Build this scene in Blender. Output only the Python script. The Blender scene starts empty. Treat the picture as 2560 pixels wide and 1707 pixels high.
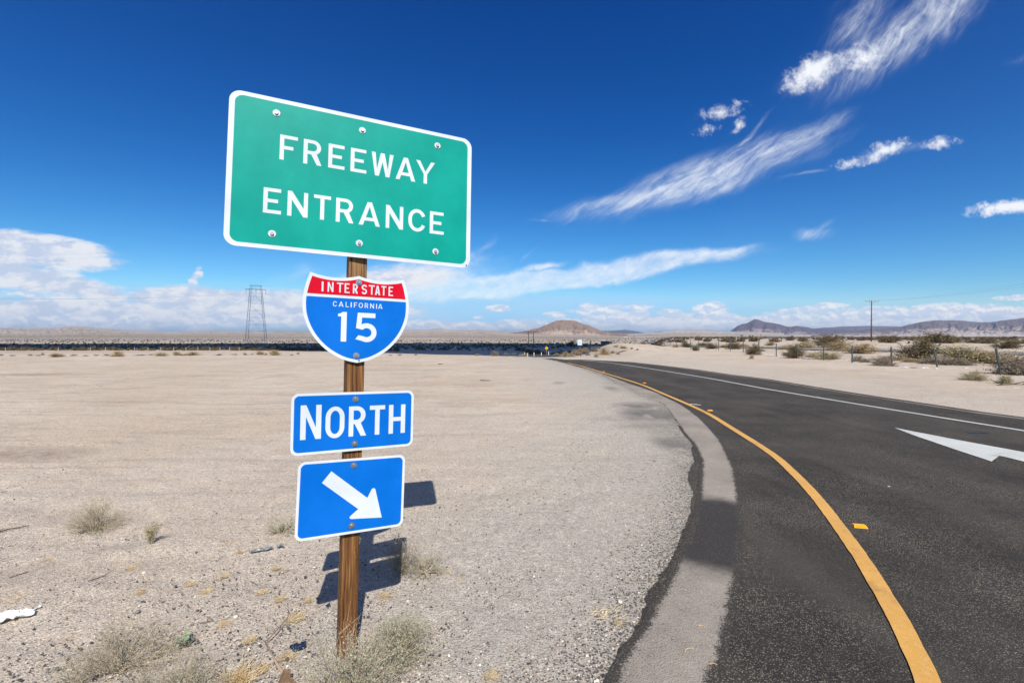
import bpy, math, random
import numpy as np
from mathutils import Vector, Matrix
from mathutils.geometry import tessellate_polygon

S = bpy.context.scene
COL = S.collection
R = math.radians
IN = 0.0254

# ------------------------------------------------------------------ camera
HC = 1.65            # eye height
FP = 1137.8          # focal length in pixels of the 2560 px wide photograph
PITCH = 0.0128
cd = bpy.data.cameras.new('camera'); cam = bpy.data.objects.new('camera', cd); COL.objects.link(cam)
cd.lens = 16.0; cd.sensor_width = 36.0; cd.clip_end = 60000; cd.clip_start = 0.05
cam.location = (0, 0, HC); cam.rotation_euler = (math.pi/2 - PITCH, 0, 0)
S.camera = cam
# ------------------------------------------------------------------ light
SUN_EL, SUN_AZ = R(47), R(-15)           # shadows run along azimuth -15 deg (from +y toward +x)
S.view_settings.view_transform = 'Standard'; S.view_settings.look = 'None'
S.view_settings.exposure = 0.2; S.view_settings.gamma = 1.0; S.view_settings.use_curve_mapping = False
ldir = Vector((math.sin(SUN_AZ)*math.cos(SUN_EL), math.cos(SUN_AZ)*math.cos(SUN_EL), -math.sin(SUN_EL)))
sl = bpy.data.lights.new('sun', 'SUN'); sl.energy = 5.0; sl.angle = R(0.53); sl.color = (1.0, 0.945, 0.865)
sun = bpy.data.objects.new('sun', sl); COL.objects.link(sun)
sun.rotation_euler = ldir.to_track_quat('-Z', 'Y').to_euler(); sun.location = (20, -60, 80)

def px_dir(px, py):
    rx = (px-1280)/FP; rz = (853.5-py)/FP
    c, s = math.cos(PITCH), math.sin(PITCH)
    return rx, c+rz*s, rz*c-s
def G(px, py, z=0.0):
    x, y, zz = px_dir(px, py); t = (z-HC)/zz
    return (x*t, y*t)
def AT(px, py, d):            # a point at forward distance d
    x, y, zz = px_dir(px, py); t = d/y
    return Vector((x*t, d, HC+zz*t))

# ------------------------------------------------------------------ node helpers
class NT:
    def __init__(s, tree): s.t = tree; s.n = tree.nodes; s.l = tree.links
    def new(s, typ, **kw):
        n = s.n.new(typ)
        for k, v in kw.items(): setattr(n, k, v)
        return n
    def put(s, sock, v):
        if isinstance(v, bpy.types.NodeSocket): s.l.new(v, sock)
        elif v is not None:
            if isinstance(v, (tuple, list)) and sock.type == 'RGBA' and len(v) == 3: v = (*v, 1)
            sock.default_value = v
    def m(s, op, a, b=None, c=None, clamp=False):
        n = s.new('ShaderNodeMath', operation=op, use_clamp=clamp)
        s.put(n.inputs[0], a); s.put(n.inputs[1], b); s.put(n.inputs[2], c)
        return n.outputs[0]
    def vm(s, op, a, b=None, scale=None):
        n = s.new('ShaderNodeVectorMath', operation=op)
        s.put(n.inputs[0], a); s.put(n.inputs[1], b)
        if scale is not None: s.put(n.inputs['Scale'], scale)
        return n.outputs['Value'] if op in ('LENGTH', 'DISTANCE', 'DOT_PRODUCT') else n.outputs[0]
    def noise(s, vec, scale, detail=4, rough=.55, dist=0, col=False):
        n = s.new('ShaderNodeTexNoise'); s.put(n.inputs['Vector'], vec); s.put(n.inputs['Scale'], scale)
        n.inputs['Detail'].default_value = detail; n.inputs['Roughness'].default_value = rough
        n.inputs['Distortion'].default_value = dist
        return n.outputs['Color'] if col else n.outputs['Fac']
    def vor(s, vec, scale, feature='F1', out='Distance', rnd=1):
        n = s.new('ShaderNodeTexVoronoi', feature=feature); s.put(n.inputs['Vector'], vec)
        n.inputs['Scale'].default_value = scale; n.inputs['Randomness'].default_value = rnd
        return n.outputs[out]
    def map(s, vec, loc=(0, 0, 0), rot=(0, 0, 0), sc=(1, 1, 1), typ='POINT'):
        n = s.new('ShaderNodeMapping', vector_type=typ); s.put(n.inputs['Vector'], vec)
        n.inputs['Location'].default_value = loc; n.inputs['Rotation'].default_value = rot
        n.inputs['Scale'].default_value = sc
        return n.outputs[0]
    def ss(s, v, a, b, lo=0, hi=1):          # smoothstep map range
        n = s.new('ShaderNodeMapRange', interpolation_type='SMOOTHSTEP'); s.put(n.inputs[0], v)
        s.put(n.inputs[1], a); s.put(n.inputs[2], b); s.put(n.inputs[3], lo); s.put(n.inputs[4], hi)
        return n.outputs[0]
    def lin(s, v, a, b, lo=0, hi=1):
        n = s.new('ShaderNodeMapRange'); s.put(n.inputs[0], v)
        s.put(n.inputs[1], a); s.put(n.inputs[2], b); s.put(n.inputs[3], lo); s.put(n.inputs[4], hi)
        return n.outputs[0]
    def mix(s, f, a, b, bt='MIX'):
        n = s.new('ShaderNodeMix', data_type='RGBA', blend_type=bt)
        s.put(n.inputs[0], f); s.put(n.inputs[6], a); s.put(n.inputs[7], b)
        return n.outputs[2]
    def sep(s, v):
        n = s.new('ShaderNodeSeparateXYZ'); s.put(n.inputs[0], v); return n.outputs
    def comb(s, x, y, z=0.0):
        n = s.new('ShaderNodeCombineXYZ'); s.put(n.inputs[0], x); s.put(n.inputs[1], y); s.put(n.inputs[2], z)
        return n.outputs[0]
    def ramp(s, f, stops):
        n = s.new('ShaderNodeValToRGB'); s.put(n.inputs[0], f); e = n.color_ramp.elements
        while len(e) > 1: e.remove(e[-1])
        e[0].position = stops[0][0]; e[0].color = (*stops[0][1], 1)
        for p, c in stops[1:]:
            k = e.new(p); k.color = (*c, 1)
        return n.outputs[0]
    def attr(s, name, out='Fac'):
        n = s.new('ShaderNodeAttribute', attribute_name=name); return n.outputs[out]

def material(name):
    m = bpy.data.materials.new(name); m.use_nodes = True
    t = NT(m.node_tree); b = m.node_tree.nodes['Principled BSDF']
    return m, t, b
def bump(t, b, h, strength=.5, dist=.01):
    n = t.new('ShaderNodeBump'); t.put(n.inputs['Height'], h)
    n.inputs['Strength'].default_value = strength; n.inputs['Distance'].default_value = dist
    t.put(b.inputs['Normal'], n.outputs[0])
def simple(name, col, rough=.6, metal=0, var=.15, vscale=8, spec=.5):
    m, t, b = material(name)
    p = t.new('ShaderNodeNewGeometry').outputs['Position']
    f = t.noise(p, vscale, 4)
    c = t.mix(f, tuple(x*(1-var) for x in col), tuple(min(1, x*(1+var)) for x in col))
    t.put(b.inputs['Base Color'], c)
    b.inputs['Roughness'].default_value = rough; b.inputs['Metallic'].default_value = metal
    b.inputs['Specular IOR Level'].default_value = spec
    return m

# ------------------------------------------------------------------ world: sky and clouds
W = bpy.data.worlds.new("World"); S.world = W; W.use_nodes = True
t = NT(W.node_tree); bg = W.node_tree.nodes['Background']
sky = t.new('ShaderNodeTexSky', sky_type='NISHITA'); sky.sun_disc = False
sky.sun_elevation = SUN_EL; sky.sun_rotation = math.atan2(-ldir.x, -ldir.y)
sky.altitude = 700; sky.air_density = 1.0; sky.dust_density = 0.25; sky.ozone_density = 3.2
bg.inputs['Strength'].default_value = 0.1
tc = t.new('ShaderNodeTexCoord').outputs['Generated']
dx, dy, dz = t.sep(tc)
ys = t.m('MAXIMUM', dy, 0.03)
u, v = t.m('DIVIDE', dx, ys), t.m('DIVIDE', dz, ys)
P = t.comb(u, v)
front = t.ss(dy, 0.03, 0.2)
def uv(px, py):               # from the 2352 px wide working view to the direction plane
    a = px_dir(px*1.0884, py*1.0884); return a[0]/a[1], a[2]/a[1]
def env(vec, items):
    out = None
    for (cx, cy, a, b, ang, w) in items:
        c = uv(cx, cy)
        q = t.map(vec, (c[0], c[1], 0), (0, 0, R(ang)), (a*1.0884/FP, b*1.0884/FP, 1), 'TEXTURE')
        e = t.m('MULTIPLY', t.m('SUBTRACT', 1.0, t.vm('LENGTH', q)), w)
        out = e if out is None else t.m('SMOOTH_MAX', out, e, .15)
    return out
warp = t.vm('ADD', t.vm('SCALE', t.vm('SUBTRACT', t.noise(P, 4, 3, col=True), (.5, .5, .5)), scale=.065), t.vm('SCALE', t.vm('SUBTRACT', t.noise(P, 22, 3, col=True), (.5, .5, .5)), scale=.012))
Pw = t.vm('ADD', P, warp)
# cirrus: long combed fibres, each field brushed along its own direction
def fibre(deg, k, seed):
    f1 = t.noise(t.map(Pw, (seed, 0, 0), (0, 0, R(deg)), (1/(3.2*k), 1/(44*k), 1), 'TEXTURE'), 1.0, 9, .66)
    f2 = t.noise(t.map(Pw, (seed, 3, 0), (0, 0, R(deg+17)), (1/(5*k), 1/(80*k), 1), 'TEXTURE'), 1.0, 8, .66)
    return t.m('ADD', t.m('MULTIPLY', f1, .6), t.m('MULTIPLY', f2, .4))
def veilcloud(items, fib_, amp, lo, soft):
    e = env(Pw, items)
    d = t.ss(t.m('ADD', e, t.m('MULTIPLY', t.m('SUBTRACT', fib_, .5), amp)), .0, soft)
    brk = t.ss(t.noise(Pw, 14, 7, .65), .34, .62)
    d = t.m('MULTIPLY', d, t.m('ADD', lo, t.m('MULTIPLY', t.m('ADD', t.m('MULTIPLY', t.ss(fib_, .36, .68), .6), t.m('MULTIPLY', brk, .4)), 1-lo)))
    return t.m('MULTIPLY', d, t.ss(e, 0, .62))
cA = veilcloud([(2060, 95, 290, 84, 38, 1.15), (2160, 20, 230, 90, 44, 1.15), (1975, 40, 180, 80, 54, .7), (1900, 165, 160, 60, 20, .9)], fibre(50, 1.15, 0), 1.15, .10, 1.25)
cB = veilcloud([(1640, 400, 400, 72, 19, 1.15), (1480, 455, 310, 40, 13, 1.1), (1800, 345, 230, 44, 27, 1.0), (1720, 318, 125, 14, 50, .62), (1400, 485, 170, 16, 7, .8), (1560, 440, 300, 24, 14, .9),
    (2040, 352, 200, 26, 12, .6), (1870, 538, 70, 20, 4, .8), (1890, 525, 50, 14, 25, .5), (1850, 400, 90, 9, 14, .5), (2340, 130, 70, 16, 12, .4), (1250, 514, 60, 6, 3, .5)], fibre(27, 1.15, 5), 1.1, .12, 1.1)
cC = veilcloud([(1350, 628, 480, 34, 8, 1.5), (1120, 655, 290, 40, 6, 1.4), (1660, 583, 130, 15, 14, .9), (1240, 611, 90, 14, 12, .8), (960, 640, 260, 72, 8, .9), (1000, 610, 160, 40, 10, .6),
    (700, 625, 130, 34, 15, .35), (1210, 590, 60, 8, 40, .3), (1110, 565, 90, 16, 38, .35)], t.noise(t.map(Pw, rot=(0, 0, R(20)), sc=(1/14, 1/34, 1), typ='TEXTURE'), 1.0, 9, .68), 1.0, .4, .75)
cden = t.m('MULTIPLY', t.m('MAXIMUM', t.m('MAXIMUM', cA, cB), cC), .84)
# soft white puffs
pf = env(Pw, [
    (1862, 172, 92, 50, 22, 1.25), (1985, 138, 80, 50, 22, .95),
    (1658, 246, 74, 22, 18, .9), (1622, 290, 46, 18, 12, .75), (1698, 276, 30, 20, 60, .75), (1690, 250, 50, 10, 20, .5),
    (2320, 480, 130, 27, 5, 1.35), (1945, 375, 62, 24, 14, .75), (2030, 350, 85, 26, 14, .9), (2160, 330, 66, 22, 10, .75)])
pden = t.ss(t.m('ADD', pf, t.m('MULTIPLY', t.m('SUBTRACT', t.noise(Pw, 38, 9, .70), .5), 2.4)), .12, 1.15)
pden = t.m('MULTIPLY', t.m('MULTIPLY', pden, t.ss(pf, 0.0, .25)), .93)
# cumulus and layered cloud towards the horizon
Pc = t.map(P, sc=(1.0, 1.9, 1))
def cumn(vec): return t.noise(vec, 30, 9, .6, .25)
n0 = cumn(Pc); n1 = cumn(t.vm('ADD', Pc, (0.004, 0.013, 0)))
cu = env(P, [
    (60, 672, 60, 12, 0, .7), (200, 735, 420, 26, 0, .5), (620, 735, 300, 24, 0, .6), (448, 640, 40, 16, 60, .5), (480, 740, 70, 16, 0, .6),
    (960, 745, 90, 15, 0, .8), (1060, 750, 110, 16, 0, .85), (1190, 744, 90, 16, 0, .85), (1145, 708, 34, 10, 0, 1.1), (1100, 729, 20, 6, 0, .6),
    (1275, 722, 34, 10, 0, .9), (1380, 712, 90, 14, 4, .95), (1360, 703, 36, 9, 0, .9), (1460, 706, 50, 8, 0, .75),
    (1420, 735, 160, 18, 0, .7), (1540, 722, 50, 15, 0, .95), (1460, 722, 46, 12, 0, .8), (1633, 710, 48, 22, 0, 1.45), (1650, 735, 110, 18, 0, .7),
    (1800, 727, 120, 16, 3, .7), (1830, 712, 70, 8, 6, .8), (1900, 703, 60, 10, 4, 1.1), (1960, 720, 260, 17, 3, .95),
    (2160, 715, 130, 24, 3, 1.1), (2270, 712, 130, 18, 0, .95), (2120, 740, 260, 16, 0, .6), (2340, 683, 70, 9, 3, .8), (2560, 700, 250, 40, 0, 1.0),
    (-400, 640, 400, 110, 0, 1.1), (3000, 640, 300, 90, 0, .9)])
cuf = t.m('ADD', t.m('MULTIPLY', cu, 1.35), t.m('MULTIPLY', t.m('SUBTRACT', n0, .5), 1.9))
cud = t.m('MULTIPLY', t.ss(cuf, .14, .46), t.ss(cu, -.02, .14))
veil = t.m('MULTIPLY', t.ss(v, .13, .0), t.ss(t.noise(t.map(P, sc=(1, 3, 1)), 4, 5), .3, .75))
st_ = env(P, [(-60, 563, 400, 52, -6, 1.2), (-40, 618, 380, 38, -10, 1.2), (200, 668, 150, 20, -12, .9), (80, 732, 500, 62, 0, 1.0), (420, 684, 160, 34, 0, 1.0), (560, 705, 260, 50, 0, .9), (760, 715, 260, 45, 0, .7), (900, 640, 190, 40, 4, .45),
    (-500, 620, 400, 150, 0, 1.0), (2120, 735, 440, 30, 2, .8), (1600, 742, 440, 26, 0, .7), (1100, 752, 260, 14, 0, .6)])
stn = t.noise(t.map(Pw, sc=(1, 3.2, 1)), 9, 8, .62)
std = t.m('MULTIPLY', t.ss(t.m('ADD', st_, t.m('MULTIPLY', t.m('SUBTRACT', stn, .5), 1.0)), .0, .36), t.ss(st_, -.02, .1))
stc = t.mix(t.ss(t.m('ADD', stn, t.m('MULTIPLY', t.m('SUBTRACT', n0, .5), .5)), .40, .60), (5.3, 6.0, 7.5), (7.8, 7.9, 8.3))
shade = t.ss(t.m('SUBTRACT', n0, n1), -.055, .075)
hi = t.ss(cuf, .35, 1.1)
ccol = t.mix(t.m('MULTIPLY', shade, t.m('ADD', .5, t.m('MULTIPLY', hi, .5))), (5.6, 6.5, 8.1), (8.7, 8.7, 8.8))
cud = t.m('MULTIPLY', cud, t.lin(v, .0, .1, .72, .95))
# sky colour grading: the clear desert blue
sr = t.new('ShaderNodeSeparateColor'); t.put(sr.inputs[0], sky.outputs[0])
def chan(i, gain, gam): return t.m('MULTIPLY', t.m('POWER', t.m('MINIMUM', t.m('MULTIPLY', sr.outputs[i], .1), t.ss(dz, .08, .5, (.5, .66, .8)[i], (.13, .26, .40)[i])), gam), gain*10)
cc_ = t.new('ShaderNodeCombineColor')
for i, (gn_, gm_) in enumerate(((1.75, 2.35), (1.26, 1.60), (1.20, 1.20))): t.put(cc_.inputs[i], chan(i, gn_, gm_))
skc = cc_.outputs[0]
skc = t.mix(t.m('MULTIPLY', veil, t.m('MULTIPLY', front, .62)), skc, (5.2, 6.8, 8.8))
c = t.mix(t.m('MULTIPLY', cden, front), skc, (8.4, 8.8, 9.3))
c = t.mix(t.m('MULTIPLY', pden, front), c, (8.6, 8.8, 9.2))
c = t.mix(t.m('MULTIPLY', t.m('MULTIPLY', std, .93), front), c, stc)
c = t.mix(t.m('MULTIPLY', cud, front), c, ccol)
t.put(bg.inputs['Color'], c)

# ------------------------------------------------------------------ numpy noise
def _hash(ix, iy, seed):
    h = (ix.astype(np.int64)*374761393 + iy.astype(np.int64)*668265263 + seed*974634777) & 0xffffffff
    h = ((h ^ (h >> 13))*1274126177) & 0xffffffff
    return ((h ^ (h >> 16)) & 0xffffff)/float(0xffffff)
def vn(x, y, seed=0):
    ix, iy = np.floor(x), np.floor(y); fx, fy = x-ix, y-iy
    fx = fx*fx*(3-2*fx); fy = fy*fy*(3-2*fy)
    a, b = _hash(ix, iy, seed), _hash(ix+1, iy, seed); c, d = _hash(ix, iy+1, seed), _hash(ix+1, iy+1, seed)
    return (a*(1-fx)+b*fx)*(1-fy)+(c*(1-fx)+d*fx)*fy
def fbm(x, y, oct=4, seed=0, rough=.5):
    s = 0; a = 1; n = 0
    for i in range(oct):
        s = s+a*vn(x*2**i, y*2**i, seed+i*17); n += a; a *= rough
    return s/n-.5
def sstep(x, a, b):
    k = np.clip((x-a)/(b-a), 0, 1); return k*k*(3-2*k)

# ------------------------------------------------------------------ mesh helpers
def make_mesh(name, V, F, mats, smooth=False, mi=None, attrs=None):
    """V (n,3); F an (m,k) int array or a list of tuples"""
    me = bpy.data.meshes.new(name)
    V = np.asarray(V, dtype=np.float32)
    if isinstance(F, np.ndarray):
        me.vertices.add(len(V)); me.vertices.foreach_set('co', V.ravel())
        k = F.shape[1]; me.loops.add(F.size); me.loops.foreach_set('vertex_index', F.ravel().astype(np.int32))
        me.polygons.add(len(F)); me.polygons.foreach_set('loop_start', np.arange(0, F.size, k, dtype=np.int32))
        me.polygons.foreach_set('loop_total', np.full(len(F), k, dtype=np.int32))
        me.update(calc_edges=True); me.validate()
    else:
        me.from_pydata([tuple(map(float, p)) for p in V], [], [tuple(f) for f in F]); me.update()
    for m in (mats if isinstance(mats, (list, tuple)) else [mats]): me.materials.append(m)
    if mi is not None: me.polygons.foreach_set('material_index', np.asarray(mi, dtype=np.int32))
    me.polygons.foreach_set('use_smooth', np.full(len(me.polygons), smooth))
    if attrs:
        for k2, a in attrs.items():
            at = me.attributes.new(k2, 'FLOAT', 'POINT'); at.data.foreach_set('value', np.asarray(a, dtype=np.float32))
    me.update()
    return me
def link(name, me, parent=None, loc=(0, 0, 0), rot=(0, 0, 0), sc=(1, 1, 1)):
    o = bpy.data.objects.new(name, me); COL.objects.link(o)
    o.location = loc; o.rotation_euler = rot; o.scale = sc
    if parent: o.parent = parent
    return o
def tag(o, label=None, cat=None, group=None, kind=None):
    if label: o['label'] = label
    if cat: o['category'] = cat
    if group: o['group'] = group
    if kind: o['kind'] = kind
    return o
def empty(name, loc=(0, 0, 0), rz=0):
    o = bpy.data.objects.new(name, None); COL.objects.link(o); o.location = loc; o.rotation_euler = (0, 0, rz)
    o.empty_display_size = .2
    return o
class MB:
    """collects shapes into one mesh"""
    def __init__(s): s.v = []; s.f = []; s.m = []; s.n = 0
    def add(s, V, F, mi=0):
        s.v += [tuple(p) for p in V]; s.f += [tuple(i+s.n for i in f) for f in F]; s.m += [mi]*len(F); s.n += len(V)
    def box(s, c, d, M=None, mi=0, taper=1.0):
        x, y, z = d[0]/2, d[1]/2, d[2]/2
        V = [Vector((sx*x*(taper if sz > 0 else 1), sy*y*(taper if sz > 0 else 1), sz*z)) for sz in (-1, 1) for sy in (-1, 1) for sx in (-1, 1)]
        if M is not None: V = [M @ p for p in V]
        V = [p+Vector(c) for p in V]
        s.add(V, [(0, 2, 3, 1), (4, 5, 7, 6), (0, 1, 5, 4), (2, 6, 7, 3), (0, 4, 6, 2), (1, 3, 7, 5)], mi)
    def tube(s, pts, rad, k=6, mi=0, cap=True):
        pts = [Vector(p) for p in pts]; n = len(pts)
        rad = rad if isinstance(rad, (list, tuple)) else [rad]*n
        V = []
        for i, p in enumerate(pts):
            d = (pts[min(i+1, n-1)]-pts[max(i-1, 0)]).normalized()
            a = d.cross(Vector((0, 0, 1)) if abs(d.z) < .9 else Vector((1, 0, 0))).normalized(); b = d.cross(a)
            for j in range(k):
                an = 2*math.pi*j/k; V.append(p+(a*math.cos(an)+b*math.sin(an))*rad[i])
        F = [(i*k+j, i*k+(j+1) % k, (i+1)*k+(j+1) % k, (i+1)*k+j) for i in range(n-1) for j in range(k)]
        if cap: F += [tuple(range(k-1, -1, -1)), tuple(range((n-1)*k, n*k))]
        s.add(V, F, mi)
    def build(s, name, mats, parent=None, smooth=False, loc=(0, 0, 0), rot=(0, 0, 0)):
        return link(name, make_mesh(name, s.v, s.f, mats, smooth, s.m), parent, loc, rot)

def poly_mesh(name, loops, z, mat, parent=None):
    """flat sheet from outline loops (first outer, rest holes) in the xy plane"""
    L = [[Vector((p[0], p[1], 0)) for p in lp] for lp in loops]
    tris = tessellate_polygon(L); pts = [p for lp in L for p in lp]
    F = []
    for a, b, c in tris:
        n = (pts[b]-pts[a]).cross(pts[c]-pts[a])
        F.append((a, b, c) if n.z > 0 else (a, c, b))
    return [(p.x, p.y, z) for p in pts], F

# ------------------------------------------------------------------ materials: ground
def mat_ground():
    m, t, b = material('desert_sand')
    p = t.new('ShaderNodeNewGeometry').outputs['Position']
    px_, py_, pz_ = t.sep(p)
    p2 = t.comb(px_, py_)
    far = t.attr('far'); grav = t.attr('gravel'); stain = t.attr('stain'); edge = t.attr('edge'); brown = t.attr('brown')
    big = t.noise(p2, .18, 5, .6); med = t.noise(p2, 1.3, 6, .6); fine = t.noise(p2, 14, 6, .7); gr = t.noise(p2, 95, 4, .75)
    sand = t.mix(t.ss(big, .35, .65), (.505, .405, .30), (.61, .52, .41))
    sand = t.mix(t.m('MULTIPLY', t.ss(med, .48, .68), .7), sand, (.56, .42, .30))
    sand = t.mix(t.m('MULTIPLY', t.ss(fine, .42, .72), .6), sand, (.32, .275, .235))
    sand = t.mix(t.m('MULTIPLY', t.ss(t.noise(p2, .45, 5, .65), .54, .66), .5), sand, (.34, .26, .20))
    # drag marks / wind streaks
    stk = t.noise(t.map(p2, rot=(0, 0, R(8)), sc=(.35, 3.2, 1)), 1.2, 5, .65)
    sand = t.mix(t.m('MULTIPLY', t.ss(stk, .50, .62), .7), sand, (.36, .30, .245))
    sand = t.mix(t.m('MULTIPLY', t.ss(t.noise(t.map(p2, rot=(0, 0, R(5)), sc=(.3, 2.6, 1)), 4, 5, .7), .55, .70), .45), sand, (.66, .60, .53))
    greyg = t.mix(t.ss(fine, .3, .7), (.36, .325, .275), (.555, .505, .435))
    col = t.mix(grav, sand, greyg)
    # grit and small stones
    near = t.m('SUBTRACT', 1.0, far)
    g1 = t.vor(p2, 165, out='Color'); g1d = t.vor(p2, 165)
    gs = t.sep(g1)
    dk = t.m('MULTIPLY', t.m('GREATER_THAN', gs[0], t.lin(grav, 0, 1, .84, .58)), t.m('LESS_THAN', g1d, .42))
    col = t.mix(t.m('MULTIPLY', dk, .75), col, t.mix(gs[1], (.06, .058, .06), (.22, .19, .165)))
    lt = t.m('MULTIPLY', t.m('GREATER_THAN', gs[2], .86), t.m('LESS_THAN', g1d, .4))
    col = t.mix(t.m('MULTIPLY', lt, .7), col, t.mix(gs[1], (.72, .66, .60), (.60, .47, .36)))
    g2 = t.vor(p2, 75, out='Color'); g2d = t.vor(p2, 75); g2s = t.sep(g2)
    dk2 = t.m('MULTIPLY', t.m('GREATER_THAN', g2s[0], t.lin(grav, 0, 1, .93, .80)), t.m('LESS_THAN', g2d, .33))
    col = t.mix(t.m('MULTIPLY', dk2, .8), col, t.mix(g2s[1], (.07, .07, .078), (.26, .21, .175)))
    col = t.mix(t.m('MULTIPLY', t.ss(gr, .35, .7), .30), col, (.62, .55, .48))
    g3 = t.sep(t.vor(p2, 105, out='Color'))
    sc3 = t.new('ShaderNodeVectorMath', operation='SCALE'); t.put(sc3.inputs[0], col)
    t.put(sc3.inputs['Scale'], t.m('MULTIPLY', t.lin(gs[1], 0, 1, .74, 1.22), t.m('MULTIPLY', t.lin(g3[0], 0, 1, .76, 1.22), t.lin(t.noise(p2, 26, 5, .75), .3, .7, .84, 1.14)))); col = sc3.outputs[0]
    for (sc__, th, rd_, cl_) in ((26, .955, .30, (.10, .085, .07)), (9, .95, .16, (.13, .095, .07)), (17, .965, .22, (.72, .68, .62))):
        q_ = t.map(p2, rot=(0, 0, R(20)), sc=(1, 1.5, 1)); gc = t.sep(t.vor(q_, sc__, out='Color')); gd = t.vor(t.vm('ADD', q_, t.vm('SCALE', t.noise(p2, sc__*2.5, 2, col=True), scale=.5/sc__)), sc__)
        col = t.mix(t.m('MULTIPLY', t.m('MULTIPLY', t.m('GREATER_THAN', gc[0], th), t.m('LESS_THAN', gd, rd_)), .8), col, cl_)
    # straw coloured dead stubble close by
    st = t.m('MULTIPLY', t.ss(t.noise(p2, 5.5, 5, .65), .60, .70), t.m('SUBTRACT', 1.0, grav))
    col = t.mix(t.m('MULTIPLY', st, .45), col, (.46, .28, .12))
    sn = t.m('MULTIPLY', stain, t.ss(t.noise(t.map(p2, sc=(1, .6, 1)), 3, 7, .72), .26, .52))
    col = t.mix(t.m('MULTIPLY', sn, .85), col, (.105, .10, .098))
    col = t.mix(t.m('MULTIPLY', t.attr('verge'), t.lin(t.noise(p2, 1.5, 5, .65), .3, .7, .35, .8)), col, (.31, .285, .24))
    bs = t.m('MULTIPLY', brown, t.ss(t.noise(p2, 4, 6, .7), .25, .6)); col = t.mix(t.m('MULTIPLY', bs, .8), col, (.27, .205, .165))
    # crumbled dark asphalt bits along the road edge
    ev = t.vor(p2, 70); ec = t.sep(t.vor(p2, 70, out='Color')); en = t.noise(p2, 9, 6, .7)
    ek = t.m('MULTIPLY', t.m('GREATER_THAN', t.m('ADD', t.m('MULTIPLY', edge, 1.1), t.m('MULTIPLY', en, .7)), t.m('ADD', .62, t.m('MULTIPLY', ec[0], .9))), t.ss(ev, .6, .45))
    col = t.mix(t.m('MULTIPLY', ek, .85), col, (.075, .07, .066))
    # distance: creosote flats, more olive and mauve
    fb = t.noise(t.map(p2, sc=(.35, 2.2, 1)), .004, 6, .6)
    farc = t.mix(t.ss(fb, .38, .6), (.34, .285, .225), (.50, .41, .32))
    farc = t.mix(t.m('MULTIPLY', t.ss(t.noise(t.map(p2, sc=(.3, 3, 1)), .0018, 4), .5, .62), .6), farc, (.27, .245, .18))
    farc = t.mix(t.m('MULTIPLY', t.ss(t.vor(p2, .16), .40, .22), .6), farc, (.085, .08, .045))
    col = t.mix(far, col, farc)
    t.put(b.inputs['Base Color'], col); b.inputs['Roughness'].default_value = .95
    b.inputs['Specular IOR Level'].default_value = .15
    h = t.m('ADD', t.m('MULTIPLY', gr, .5), t.m('ADD', t.m('MULTIPLY', fine, 1.2), t.m('MULTIPLY', t.ss(g2d, .5, .1), .5)))
    h = t.m('MULTIPLY', h, near)
    bump(t, b, h, .75, .012)
    return m
M_ground = mat_ground()

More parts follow.
